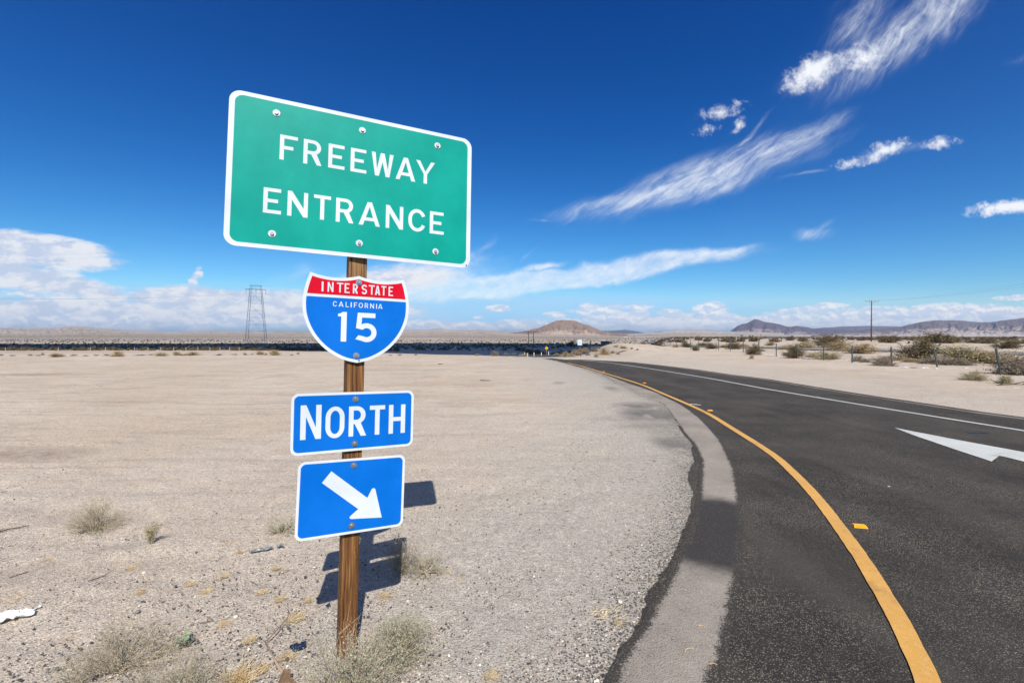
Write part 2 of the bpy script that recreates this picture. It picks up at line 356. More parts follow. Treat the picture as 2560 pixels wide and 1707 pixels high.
def mat_asphalt(name, dark, light, speck, dusty=0.0, agg=.5):
    m, t, b = material(name)
    p = t.new('ShaderNodeNewGeometry').outputs['Position']; x, y, _ = t.sep(p); p2 = t.comb(x, y)
    big = t.noise(p2, .7, 5, .6); mid = t.noise(p2, 7, 5, .65)
    col = t.mix(t.ss(big, .3, .7), dark, light)
    col = t.mix(t.m('MULTIPLY', t.ss(mid, .4, .75), .35), col, tuple(k*1.35 for k in light))
    if not dusty:      # polished wheel tracks, oil drips, blown dust
        col = t.mix(t.m('MULTIPLY', t.ss(t.noise(t.map(p2, rot=(0, 0, R(20)), sc=(.8, .12, 1)), 1.6, 5, .6), .48, .66), .55), col, (.072, .065, .055))
        col = t.mix(t.m('MULTIPLY', t.ss(t.noise(p2, 1.1, 6, .7), .60, .74), .6), col, (.022, .021, .021))
    vc = t.sep(t.vor(p2, 125, out='Color')); vd = t.vor(p2, 125)
    f = t.m('MULTIPLY', t.m('GREATER_THAN', vc[0], 1-agg*.62), t.ss(vd, .6, .2))
    f = t.m('MULTIPLY', f, t.lin(t.noise(p2, 1.1, 5, .6), .38, .62, .25, 1.0))
    col = t.mix(t.m('MULTIPLY', f, .8), col, t.mix(vc[1], speck, tuple(k*.6 for k in speck)))
    d = t.m('MULTIPLY', t.m('GREATER_THAN', vc[2], .8), t.ss(vd, .5, .2))
    col = t.mix(t.m('MULTIPLY', d, .8), col, (.018, .018, .02))
    vc2 = t.sep(t.vor(p2, 55, out='Color')); vd2 = t.vor(p2, 55)
    f2 = t.m('MULTIPLY', t.m('GREATER_THAN', vc2[0], .90), t.ss(vd2, .34, .2))
    col = t.mix(t.m('MULTIPLY', f2, .6 if dusty else .3), col, t.mix(vc2[1], (.07, .07, .08), tuple(k*1.1 for k in speck)))
    # dark sealed patch across the old strip
    if dusty == .5 and name.startswith('dusty'):
        w_ = t.vm('ADD', p2, t.vm('SCALE', t.vm('SUBTRACT', t.noise(p2, 2.5, 6, .65, col=True), (.5, .5, .5)), scale=.36))
        gx, gy = G(1765, 1318); e = t.vm('LENGTH', t.map(w_, (gx, gy, 0), (0, 0, R(-22)), (.95, .80, 1), 'TEXTURE'))
        k_ = t.ss(e, 1.2, .78)
        col = t.mix(t.m('MULTIPLY', k_, .93), col, t.mix(t.m('MULTIPLY', f, .5), (.028, .026, .027), (.14, .13, .115)))
    # dust drifting over the surface away from the driven line
    if dusty:
        col = t.mix(t.m('MULTIPLY', t.m('MULTIPLY', t.ss(t.noise(p2, 1.6, 6, .65), .40, .65), t.m('SUBTRACT', 1.0, k_) if name.startswith('dusty') else 1.0), dusty), col, (.36, .32, .27))
    if name == 'dusty_asphalt':        # ragged, crumbling margins where the dark surface shows
        q_ = t.m('ADD', t.m('MULTIPLY', t.m('SUBTRACT', t.noise(p2, 9, 7, .75), .5), .11), t.m('MULTIPLY', t.m('SUBTRACT', vc[1], .5), .03))
        col = t.mix(t.ss(t.m('ADD', t.attr('inset'), q_), .018, -.012), col, t.mix(t.m('MULTIPLY', f, .8), (.048, .0435, .038), (.30, .26, .21)))
    t.put(b.inputs['Base Color'], col); b.inputs['Roughness'].default_value = .9
    b.inputs['Specular IOR Level'].default_value = .18
    bump(t, b, t.m('ADD', t.m('MULTIPLY', vd, -1), mid), .6, .006)
    return m
M_asph = mat_asphalt('dark_asphalt', (.029, .026, .0225), (.050, .0445, .038), (.46, .395, .31), agg=.72)
M_dust = mat_asphalt('dusty_asphalt', (.205, .18, .152), (.29, .255, .215), (.60, .53, .44), dusty=.5)
M_dustline = mat_asphalt('edge_dust', (.22, .19, .165), (.30, .265, .23), (.5, .44, .38), dusty=.49)
M_oldas = mat_asphalt('old_road_asphalt', (.16, .155, .15), (.22, .21, .20), (.35, .33, .3), dusty=.5)
def mat_paint(name, col, worn, wear=.55, under=(.05, .05, .05)):
    m, t, b = material(name)
    p = t.new('ShaderNodeNewGeometry').outputs['Position']; x, y, _ = t.sep(p); p2 = t.comb(x, y)
    c = t.mix(t.ss(t.noise(p2, 2.5, 4), .35, .65), col, tuple(k*.9 for k in col))
    c = t.mix(t.m('MULTIPLY', t.ss(t.noise(p2, 30, 5, .7), .48, .72), wear), c, worn)
    c = t.mix(t.m('MULTIPLY', t.ss(t.noise(p2, 110, 4, .75), .60, .66), .85), c, under)
    c = t.mix(t.m('MULTIPLY', t.ss(t.noise(p2, 1.4, 5, .7), .56, .68), .35), c, under)
    t.put(b.inputs['Base Color'], c); b.inputs['Roughness'].default_value = .6
    bump(t, b, t.noise(p2, 160, 3), .4, .004)
    return m
M_yel = mat_paint('yellow_road_paint', (.66, .355, .075), (.62, .45, .24))
M_wht = mat_paint('white_road_paint', (.58, .59, .55), (.42, .42, .39), .5)

# ------------------------------------------------------------------ road outlines (pixel corners turned into ground points)
def A3(u, v): return (1280+u/3.675, 820+v/3.675)
def B3(u, v): return (1920+u/3.675, 920+v/3.675)
def C3(u, v): return (1400+u/3.0933, 1200+v/3.0933)
def D3(u, v): return (1900+u/3.0924, 1200+v/3.0924)
def smooth_line(pts, n=8):
    P_ = [np.array(p, float) for p in pts]; out = []
    for i in range(len(P_)-1):
        a, b, c, d = P_[max(i-1, 0)], P_[i], P_[i+1], P_[min(i+2, len(P_)-1)]
        for k in range(n):
            q = k/n
            out.append(.5*((2*b)+(-a+c)*q+(2*a-5*b+4*c-d)*q*q+(-a+3*b-3*c+d)*q**3))
    out.append(P_[-1]); return [tuple(p) for p in out]
def resample(pts, step):
    P_ = np.array(pts, float); d = np.r_[0, np.cumsum(np.linalg.norm(np.diff(P_, axis=0), axis=1))]
    n = max(2, int(d[-1]/step)+1); s = np.linspace(0, d[-1], n)
    return np.c_[np.interp(s, d, P_[:, 0]), np.interp(s, d, P_[:, 1])]
def jag(pts, amp, step=.04, seed=1, freq=4.0, closed=False):
    Q = resample(pts, step); T = np.gradient(Q, axis=0); T /= np.linalg.norm(T, axis=1)[:, None]+1e-9
    N = np.c_[-T[:, 1], T[:, 0]]
    s = np.arange(len(Q))*step
    k = fbm(s*freq, s*0, 4, seed, .7)*2*amp
    return [tuple(p) for p in Q+N*k[:, None]]

left_px = [(1353, 896), (1385, 902), (1415.6, 909.5), (1454, 920), (1497.7, 936), (1552, 961), (1593, 983), (1634, 1000), (1661, 1011),
           (1696, 1056), (1721, 1089), (1732, 1114), (1730, 1141), (1737, 1152), (1728, 1168), (1723, 1201), (1731, 1225), (1729.7, 1264.7), (1710, 1329),
           (1697, 1355), (1675, 1394), (1668, 1426), (1639, 1458.6), (1620, 1507), (1594, 1565), (1562, 1620), (1539, 1662), (1513, 1707)]
left_w = [G(*p) for p in left_px]+[(-.05, 1.45), (-.8, .75), (-2, -.1), (-5, -1.8), (-12, -4.5)]
far_px = [(1353, 895.6), (1380, 895.5), (1411, 899), A3(655, 290), A3(900, 302), A3(1100, 313), A3(1400, 345), A3(1700, 381), A3(2000, 425), A3(2352, 468),
          B3(500, 182), B3(1000, 260), B3(1500, 332), B3(2000, 407), B3(2352, 452)]
far_w = [G(*p) for p in far_px]+[(10.6, 7.6), (10.6, 5), (10.0, 1), (8.6, -3), (5, -8), (-2, -13)]
left_j = jag(jag(left_w, .035, .035, 3, 3.2), .022, .014, 31, 14)
far_j = jag(far_w, .03, .08, 5, 2)
asph_loop = left_j + [(-12, -16)] + far_j[::-1]

# ------------------------------------------------------------------ terrain height
def height(x, y):
    x = np.asarray(x, float); y = np.asarray(y, float)
    d = np.maximum(np.hypot(x, y), 1e-3); yy = np.maximum(y, d*.25)
    px = 1280+FP*x/yy
    D = yy                                     # depth along the view axis
    rim = np.interp(px, [-1500, 0, 700, 1000, 1200, 1340, 1420], [39, 39.5, 40.5, 37.5, 36, 33.5, 33.5])
    left = np.interp(D, [0, 1, 1.25, 1.5, 2.2, 3.6, 6, 12, 21, 60, 120, 400], [0, 0, -.45, -.95, -1.75, -3.05, -5.6, -6.2, -6.5, -2.2, 20, 60])*0
    r = D/rim
    left = np.interp(r, [0, 1, 1.06, 1.3, 1.5, 2.1, 3.4, 4.4, 6], [0, 0, -.06, -.55, -1.0, -1.95, -3.15, -3.5, -5.2])
    farz = np.interp(D, [0, 200, 400, 700, 1300, 2200, 6000, 20000], [0, -4.6, -6.1, -6.35, -6.0, -1.5, -1.5, -1.5])
    left = np.where(D > 200, farz, np.maximum(left, -5.2))
    right = np.interp(D, [0, 250, 1500, 3000, 20000], [0, 0, -3.4, -3.4, -3.4])
    w = sstep(px, 1600, 1690)
    z = left*(1-w)+right*w
    # sandy bank right of the dip
    bell = sstep(px, 1385, 1440)*(1-sstep(px, 1620, 1760))
    prof = sstep(D, 34.2, 46)*(1-sstep(D, 56, 100))
    top = np.interp(px, [1385, 1430, 1490, 1550, 1600, 1760], [.12, .42, .62, .68, .60, .0])
    z = z+prof*bell*(top-z)
    # low bank beyond the frontage road
    bk = sstep(px, 2010, 2130)*np.exp(-((D-78)/9.0)**2)
    z = z+bk*.25
    und = fbm(x*.02, y*.02, 4, 5)*1.2*sstep(D, 60, 300)
    return z+und
_AP = np.array(asph_loop)
def in_poly(x, y, poly):
    inside = np.zeros(x.shape, bool); n = len(poly); j = n-1
    for i in range(n):
        xi, yi = poly[i]; xj, yj = poly[j]
        if yi != yj:
            c = ((yi > y) != (yj > y)) & (x < (xj-xi)*(y-yi)/(yj-yi)+xi); inside ^= c
        j = i
    return inside
def seg_dist(x, y, pts):
    best = np.full(x.shape, 1e9)
    for (a, b), (c_, d_) in zip(pts[:-1], pts[1:]):
        vx, vy = c_-a, d_-b; L = vx*vx+vy*vy+1e-9
        k = np.clip(((x-a)*vx+(y-b)*vy)/L, 0, 1)
        best = np.minimum(best, np.hypot(x-a-k*vx, y-b-k*vy))
    return best

lower_pts = [(1366, 895.7, 33.5), (1360, 892.5, 45), (1366, 889, 62), (1378, 886, 85), (1402, 882.5, 120), (1440, 877, 180), (1510, 871, 270)]
rad = np.concatenate([np.geomspace(.5, 60, 330), np.geomspace(60.8, 16000, 190)])
azf = np.radians(np.linspace(-62, 62, 760)); azb = np.radians(np.linspace(62, 298, 110))[1:-1]
az = np.concatenate([azf, azb]); nr, na = len(rad), len(az)
RR, AZ = np.meshgrid(rad, az, indexing='ij')
X, Y = RR*np.sin(AZ), RR*np.cos(AZ)
Z = height(X, Y)
near_m = RR < 45
road_d = np.full(X.shape, 1e3); road_d[near_m] = np.minimum(seg_dist(X[near_m], Y[near_m], left_w), 1e3)
far_d = np.full(X.shape, 1e3); far_d[near_m] = seg_dist(X[near_m], Y[near_m], far_w)
ins = np.zeros(X.shape, bool); ins[near_m] = in_poly(X[near_m], Y[near_m], np.array(resample(asph_loop, .4)))
ed = np.minimum(road_d, far_d)
amp = sstep(ed, .15, 1.2)*(~ins)*(1-sstep(RR, 60, 90))
Z += amp*(fbm(X*1.1, Y*1.1, 4, 9)*.05+fbm(X*5, Y*5, 4, 11)*.034)
Z += (~ins)*sstep(far_d, .25, 1.1)*(far_d < 900)*(1-sstep(far_d, 3, 9))*.05       # shoulder stands a little above the pavement
# cut under the descending road
lw = [(AT(*p).x, AT(*p).y) for p in lower_pts]; lz = [AT(*p).z for p in lower_pts]
mm = (RR > 33) & (RR < 300) & (np.abs(X) < 90)
dl = seg_dist(X[mm], Y[mm], lw); zl = np.interp(Y[mm], [p[1] for p in lw], lz)-.12
k = (1-sstep(dl, 4.5, 9))*sstep(Y[mm], 34.5, 40); Z[mm] = Z[mm]*(1-k)+zl*k
grav = (1-sstep(road_d+fbm(X*.8, Y*.8, 4, 21)*3, .3, 4.8))*(RR < 60)
grav = np.maximum(grav, (far_d < 900)*(1-sstep(far_d+fbm(X*.5, Y*.5, 3, 23)*3, 1.5, 6))*.55)
grav = np.maximum(grav, .35*sstep(fbm(X*.12, Y*.12, 4, 33), -.05, .2)*(X > -6)*(RR < 45))
farA = sstep(RR, 75, 260)
stain = np.zeros(X.shape)
for (px_, py_, a, b_, s_) in [A3(1300, 795)+(64, 13, 1.5), A3(1180, 720)+(50, 7, 1.2), A3(1480, 1060)+(40, 15, 1.3), A3(1300, 900)+(70, 9, .7), A3(920, 560)+(15, 5, .8), A3(1120, 835)+(30, 6, .8),
                              A3(900, 835)+(45, 5, .4), A3(1350, 950)+(30, 10, .5), A3(1000, 510)+(30, 4, .5), A3(430, 505)+(14, 3, .5), A3(1640, 1060)+(14, 40, .7), A3(1560, 900)+(14, 20, .7), A3(1650, 1350)+(12, 40, .5)]:
    gx, gy = G(px_, py_); rx = 1.35*a/FP*gy; ry = 1.5*b_*gy*gy/(FP*HC)
    stain = np.maximum(stain, s_*np.clip(1.25-np.hypot((X-gx)/rx, (Y-gy)/ry), 0, 1))
brown = np.zeros(X.shape)
for (px_, py_, a, b_, s_) in [(70, 1135, 190, 20, 1.0), (80, 936, 160, 4, 1.0), (350, 1005, 130, 6, .5), (1050, 960, 130, 7, .5), (160, 1290, 200, 18, .5), (700, 985, 160, 5, .5), (1150, 1010, 90, 8, .45), (300, 1420, 260, 25, .45), (60, 1430, 120, 30, .6), (980, 925, 150, 4, .5), (500, 940, 160, 3, .5)]:
    gx, gy = G(px_, py_); rx = a/FP*gy; ry = b_*gy*gy/(FP*HC)
    brown = np.maximum(brown, s_*np.clip(1.25-np.hypot((X-gx)/rx, (Y-gy)/ry), 0, 1))
idx = np.arange(nr*na).reshape(nr, na)
a_ = idx[:-1, :]; b_ = np.roll(idx, -1, 1)[:-1, :]; c_ = np.roll(idx, -1, 1)[1:, :]; d_ = idx[1:, :]
F = np.stack([a_, d_, c_, b_], -1).reshape(-1, 4)
V = np.stack([X, Y, Z], -1).reshape(-1, 3)
V = np.vstack([V, [[0, 0, 0]]])
# centre fan as degenerate-free quads is unnecessary: close with a small disc
at = lambda q: np.r_[q.ravel(), 0]
ground = link('ground', make_mesh('ground', V[:-1], F, M_ground, True, attrs={'far': farA.ravel(), 'gravel': grav.ravel(), 'stain': stain.ravel(), 'edge': np.exp(-road_d/.28).ravel(), 'brown': brown.ravel(), 'verge': np.exp(-road_d/1.1).ravel()}))
tag(ground, kind='structure')

# road: upper sheet and the descending ribbon
def ribbon(centre, half, z=None):
    P_ = np.array(centre, float); T = np.gradient(P_[:, :2], axis=0); T /= np.linalg.norm(T, axis=1)[:, None]
    N = np.c_[-T[:, 1], T[:, 0]]
    h = np.asarray(half)*np.ones(len(P_)); Lp = P_[:, :2]+N*h[:, None]; Rp = P_[:, :2]-N*h[:, None]
    zz = P_[:, 2] if P_.shape[1] > 2 else np.full(len(P_), z)
    V_ = [(p[0], p[1], q) for p, q in zip(Lp, zz)]+[(p[0], p[1], q) for p, q in zip(Rp, zz)]
    n = len(P_); return V_, [(i, n+i, n+i+1, i+1) for i in range(n-1)]
mb = MB(); v_, f_ = poly_mesh('road', [asph_loop], .006, M_asph); mb.add(v_, f_)
lc = np.array([(x, y, z) for (x, y), z in zip(lw, lz)]); lcs = np.array(smooth_line(lc[:, :3].tolist(), 6)); lcs[0, 2] = .0
v_, f_ = ribbon(lcs, 3.6); mb.add(v_, f_)
road = mb.build('road', [M_asph]); tag(road, kind='structure')
# dusty strip of old pavement (two pieces)
s1 = [(1454, 919.5), (1505, 938), (1552, 962), (1593, 983.5), (1634, 1000.5), (1661, 1012), (1695, 1056), (1716, 1086), (1737, 1108), (1753, 1138), (1759, 1160), (1757, 1187), (1757, 1205), (1755, 1240), (1748, 1290), (1730, 1345), (1712, 1385),
      (1697, 1412), (1691, 1442.5), (1665, 1491), (1642.5, 1523), (1626, 1568), (1581, 1627), (1552, 1685), (1539, 1707)]
s2r = [(1760.5, 1707), (1791, 1636), (1813.8, 1523), (1823.5, 1478), (1836, 1400), (1843, 1320), (1841, 1246), (1836.5, 1210), (1829.7, 1173.7), (1813, 1135.6), (1797, 1103), (1770, 1070), (1742.6, 1043), (1702, 1013), (1661, 993), (1634, 980), (1566, 957), (1506, 934.5), (1454, 918)]
Lc = resample(smooth_line([G(*p) for p in s1]+[(.05, 1.5), (-.7, .85), (-1.9, .02), (-4.9, -1.65)], 4), .02)
Rc = resample(smooth_line([G(*p) for p in s2r[::-1]]+[(.5, 1.42), (-.2, .62), (-1.4, -.35), (-4.5, -2.2)], 4), .02)
nS, nW = 900, 14
ti = np.linspace(0, 1, nS)
def par(C): 
    q = np.linspace(0, 1, len(C)); return np.c_[np.interp(ti, q, C[:, 0]), np.interp(ti, q, C[:, 1])]
La, Ra = par(Lc), par(Rc)
# march: for each left sample take the nearest right sample, kept monotonic
nr_ = np.array([np.argmin(np.hypot(*(Rc-p).T)) for p in La]); nr_ = np.maximum.accumulate(nr_); nr_ = np.interp(np.arange(nS), np.arange(0, nS, 12), nr_[::12]).astype(int); Ra = Rc[nr_]
wid = (Ra-La); wl_ = np.linalg.norm(wid, axis=1)[:, None]; un = wid/np.maximum(wl_, .02)
La2, Ra2 = La-un*.05, Ra+un*.05
ww = np.linspace(0, 1, nW)[None, :, None]; Gs = La2[:, None]*(1-ww)+Ra2[:, None]*ww
full = wl_+.10; ds = np.minimum(ww[..., 0]*full, (1-ww[..., 0])*full)-.05
side_ = np.tile(ww[..., 0], (nS, 1))
ii = np.arange(nS*nW).reshape(nS, nW); Fs = np.stack([ii[:-1, :-1], ii[1:, :-1], ii[1:, 1:], ii[:-1, 1:]], -1).reshape(-1, 4)
Vs_ = np.c_[Gs.reshape(-1, 2), np.full(nS*nW, .010)]
strip = link('road_shoulder', make_mesh('road_shoulder', Vs_, Fs, M_dust, attrs={'inset': ds.ravel()})); tag(strip, kind='structure')
mb = MB()
# pale dust line and worn strip along the far pavement edge
fw = np.array(resample(smooth_line(far_w[3:], 5), .25)); Tn = np.gradient(fw, axis=0); Tn /= np.linalg.norm(Tn, axis=1)[:, None]; Nn = np.c_[-Tn[:, 1], Tn[:, 0]]
off = fw-Nn*.30 if (fw-Nn*.3)[5, 1] < fw[5, 1] else fw+Nn*.30
k = fbm(np.arange(len(off))*.9, np.zeros(len(off)), 3, 77)
v_, f_ = ribbon(np.c_[off, np.full(len(off), .010)], .045+k*.04); mb.add(v_, f_)
strip = mb.build('dust_line', [M_dustline]); tag(strip, kind='structure')
# painted lines
yl = [G(*p) for p in [A3(510, 322), A3(640, 352), A3(830, 410), A3(1000, 462), A3(1200, 527), A3(1400, 611), A3(1600, 697), A3(1800, 790), A3(2000, 912), (1923, 1131.3), (1982.6, 1182.7), (2035.7, 1239), (2083.8, 1300.5),
      D3(765, 585), D3(920, 835), D3(1070, 1090), D3(1180, 1315), D3(1295, 1568)]]
yl = smooth_line(yl+[(1.55, 1.5), (.95, .75), (.1, -.1), (-1.3, -1.05), (-4.2, -2.5)], 8)
yl = resample(yl, .06)
hw = np.full(len(yl), .053)+fbm(np.arange(len(yl))*.9, np.zeros(len(yl)), 3, 41)*.007
mb = MB(); v_, f_ = ribbon(np.c_[yl, np.full(len(yl), .014)], hw); mb.add(v_, f_)
yo = mb.build('yellow_edge_line', [M_yel]); tag(yo, kind='structure')
wl = [G(*p) for p in [A3(655, 298), A3(900, 322), A3(1200, 365), A3(1500, 412), A3(1800, 462), A3(2100, 518), A3(2352, 564.5), B3(600, 298), B3(1200, 396), B3(1800, 493), B3(2352, 581)]]
wl = resample(smooth_line(wl+[(9.0, 6.6), (8.9, 4.2), (8.2, .6), (6.8, -3), (3.5, -7)], 8), .1)
mb = MB(); v_, f_ = ribbon(np.c_[wl, np.full(len(wl), .014)], .057+fbm(np.arange(len(wl))*.9, np.zeros(len(wl)), 3, 43)*.01); mb.add(v_, f_)
lw2 = lcs.copy(); T2 = np.gradient(lcs[:, :2], axis=0); T2 /= np.linalg.norm(T2, axis=1)[:, None]; lw2[:, 0] += T2[:, 1]*2.6; lw2[:, 1] -= T2[:, 0]*2.6; lw2[:, 2] += .05
v_, f_ = ribbon(lw2[6:], .09); mb.add(v_, f_)
wo = mb.build('white_edge_line', [M_wht]); tag(wo, kind='structure')
arr = [G(*p) for p in [B3(1162, 554), B3(1700, 658), B3(2352, 780), B3(2900, 881), B3(2900, 990), B3(2352, 866), B3(2125, 812), B3(2055, 866), B3(1700, 748), B3(1330, 620)]]
ar2 = []
for i in range(len(arr)):
    q = resample([arr[i], arr[(i+1) % len(arr)]], .05); n_ = fbm(np.arange(len(q))*.8+i*9, np.zeros(len(q)), 3, 45)*.014
    ar2 += [(p[0]+e, p[1]+e) for p, e in zip(q[:-1], n_)]
mb = MB(); v_, f_ = poly_mesh('a', [ar2], .014, None); mb.add(v_, f_)
ao = mb.build('painted_arrow', [M_wht]); tag(ao, kind='structure')
# frontage road beyond the fence
fr = [G(*p) for p in [(2000, 871), (2080, 874.5), (2200, 877), (2350, 879.5), (2560, 884.5)]]+[(80, 24), (110, 10)]
fr = resample(smooth_line([(14, 84)]+fr, 4), 1.0)
zf = [float(height(np.array([p[0]]), np.array([p[1]]))[0])+.09 for p in fr]
mb = MB(); v_, f_ = ribbon(np.c_[fr, zf], 4.2); mb.add(v_, f_)
fo = mb.build('frontage_road', [M_oldas]); tag(fo, kind='structure')

# ------------------------------------------------------------------ hills
def mat_hill(name, lo, hi, rock, amt=.6, fan=(.42, .34, .27)):
    m, t, b = material(name)
    p = t.new('ShaderNodeNewGeometry').outputs['Position']; h = t.attr('h'); gl = t.attr('gully')
    n = t.noise(t.map(p, sc=(1, 1, 2)), .016, 8, .62); n2 = t.noise(p, .07, 6, .65)
    col = t.mix(t.ss(n, .35, .65), lo, hi)
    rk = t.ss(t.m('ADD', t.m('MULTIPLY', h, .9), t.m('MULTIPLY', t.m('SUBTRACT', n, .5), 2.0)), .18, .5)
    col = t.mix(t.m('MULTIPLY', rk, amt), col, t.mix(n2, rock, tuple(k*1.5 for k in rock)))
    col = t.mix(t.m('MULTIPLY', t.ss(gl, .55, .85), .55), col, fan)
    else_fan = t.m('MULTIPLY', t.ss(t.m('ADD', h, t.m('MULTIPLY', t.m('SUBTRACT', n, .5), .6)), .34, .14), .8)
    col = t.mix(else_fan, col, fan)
    if name == 'pale_hill_soil':
        x, y, z = t.sep(p); q = t.comb(x, y); lay = t.noise(t.map(q, sc=(.25, 1.6, 1)), .006, 6, .6)
        col = t.mix(t.m('MULTIPLY', t.ss(lay, .44, .60), .6), col, (.27, .245, .18))
        col = t.mix(t.m('MULTIPLY', t.ss(lay, .40, .36), .6), col, (.62, .53, .43))
        col = t.mix(t.m('MULTIPLY', t.ss(t.vor(q, .10), .36, .2), t.m('MULTIPLY', .5, t.ss(h, .6, .1))), col, (.08, .075, .04))
    t.put(b.inputs['Base Color'], col); b.inputs['Roughness'].default_value = .95; b.inputs['Specular IOR Level'].default_value = .1
    bump(t, b, t.m('ADD', n2, t.noise(p, .3, 5, .7)), 1.0, 5)
    return m
def ridge(name, sky_px, D, foot, mat, seed, gully=.35, power=1.2, nT=46, gf=.05, jit=.5):
    D, foot = D*.6, foot*.6
    xs = [p[0] for p in sky_px]; yv = [p[1] for p in sky_px]
    cols = np.arange(xs[0], xs[-1]+.1, 1.6)
    yc = np.interp(cols, xs, yv)+fbm(cols*.10, cols*0+seed, 4, seed, .6)*jit*2
    u_ = (cols-1280)/FP
    zc = HC+(853.5-yc)/FP*D-PITCH*D*1.0
    zb = -4.0
    ts = np.concatenate([np.linspace(0, 1, nT), np.linspace(1, 1.6, 10)[1:]])
    U, T_ = np.meshgrid(u_, ts); Zc = np.tile(zc, (len(ts), 1))
    D_ = np.where(T_ <= 1, foot+(D-foot)*T_, D+(T_-1)*(D-foot))
    prof = np.where(T_ <= 1, np.clip(T_, 0, 1)**power, np.clip(1-(T_-1)/.6, 0, 1))
    cpx = np.tile(cols, (len(ts), 1))
    gn = 1-np.abs(fbm(cpx*gf+fbm(cpx*.03, T_*3, 3, seed+3)*1.5, T_*1.3, 5, seed+5, .55))*4
    gn2 = np.clip(gn, 0, 1)
    bell = np.clip(np.sin(np.clip(T_, 0, 1)*math.pi), 0, 1)
    zz = zb+(np.maximum(Zc-zb, 0))*prof*(1-gully*bell*gn2)+np.maximum(Zc-zb, 0)*fbm(cpx*.12, T_*9, 4, seed+9)*.14*bell
    zz[-1] = zb-20; zz[0] = zb-3
    X_, Y_ = U*D_, D_
    n, m_ = X_.shape; idx = np.arange(n*m_).reshape(n, m_)
    F = np.stack([idx[:-1, :-1], idx[:-1, 1:], idx[1:, 1:], idx[1:, :-1]], -1).reshape(-1, 4)
    o = link(name, make_mesh(name, np.stack([X_, Y_, zz], -1).reshape(-1, 3), F, mat, True,
             attrs={'h': np.clip(prof, 0, 1).ravel(), 'gully': (gn2*bell).ravel()}))
    tag(o, kind='structure'); return o
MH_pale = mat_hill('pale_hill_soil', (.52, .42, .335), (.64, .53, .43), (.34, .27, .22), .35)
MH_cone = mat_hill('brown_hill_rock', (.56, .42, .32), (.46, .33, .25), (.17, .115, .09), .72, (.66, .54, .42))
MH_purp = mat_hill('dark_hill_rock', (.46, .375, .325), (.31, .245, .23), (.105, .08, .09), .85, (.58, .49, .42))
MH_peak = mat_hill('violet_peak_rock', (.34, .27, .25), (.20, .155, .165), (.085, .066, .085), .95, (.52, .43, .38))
MH_far = mat_hill('far_hill_rock', (.15, .13, .13), (.11, .095, .10), (.08, .07, .08), .7)
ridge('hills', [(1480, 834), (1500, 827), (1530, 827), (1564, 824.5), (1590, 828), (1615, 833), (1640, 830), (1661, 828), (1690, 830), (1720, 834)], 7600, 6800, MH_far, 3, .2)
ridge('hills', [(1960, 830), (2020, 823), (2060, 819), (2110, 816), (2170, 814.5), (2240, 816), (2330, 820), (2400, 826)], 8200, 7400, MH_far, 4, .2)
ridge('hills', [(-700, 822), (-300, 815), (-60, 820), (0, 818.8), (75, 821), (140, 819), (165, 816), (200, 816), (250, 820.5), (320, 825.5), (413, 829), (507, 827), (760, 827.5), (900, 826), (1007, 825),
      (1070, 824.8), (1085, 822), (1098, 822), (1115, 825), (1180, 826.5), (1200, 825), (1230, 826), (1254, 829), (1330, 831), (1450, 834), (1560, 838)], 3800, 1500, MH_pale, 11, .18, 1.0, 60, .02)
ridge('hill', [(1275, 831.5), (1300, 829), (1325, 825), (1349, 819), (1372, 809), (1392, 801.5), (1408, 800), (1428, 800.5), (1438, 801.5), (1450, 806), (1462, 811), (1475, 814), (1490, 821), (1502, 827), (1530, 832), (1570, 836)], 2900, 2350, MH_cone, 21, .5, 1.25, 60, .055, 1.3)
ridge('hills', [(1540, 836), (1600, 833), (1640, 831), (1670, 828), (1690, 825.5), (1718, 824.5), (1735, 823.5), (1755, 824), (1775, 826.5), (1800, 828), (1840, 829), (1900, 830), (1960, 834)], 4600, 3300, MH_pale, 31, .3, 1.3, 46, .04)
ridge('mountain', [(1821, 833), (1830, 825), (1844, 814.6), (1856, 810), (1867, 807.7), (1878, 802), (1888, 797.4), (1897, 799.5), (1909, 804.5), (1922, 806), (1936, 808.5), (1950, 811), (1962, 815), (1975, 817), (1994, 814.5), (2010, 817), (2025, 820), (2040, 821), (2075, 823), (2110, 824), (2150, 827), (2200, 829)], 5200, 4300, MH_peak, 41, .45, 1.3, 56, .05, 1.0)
ridge('hills', [(2030, 838), (2090, 830), (2150, 825), (2181, 822), (2215, 821), (2250, 817.6), (2275, 811), (2295, 806), (2315, 803), (2335, 800.8), (2360, 801), (2387, 800.3), (2420, 803), (2456, 806), (2480, 805), (2510, 800), (2535, 798), (2560, 795), (2620, 790), (2750, 800), (3000, 815)], 4200, 2700, MH_purp, 51, .30, 1.1, 64, .035, .8)

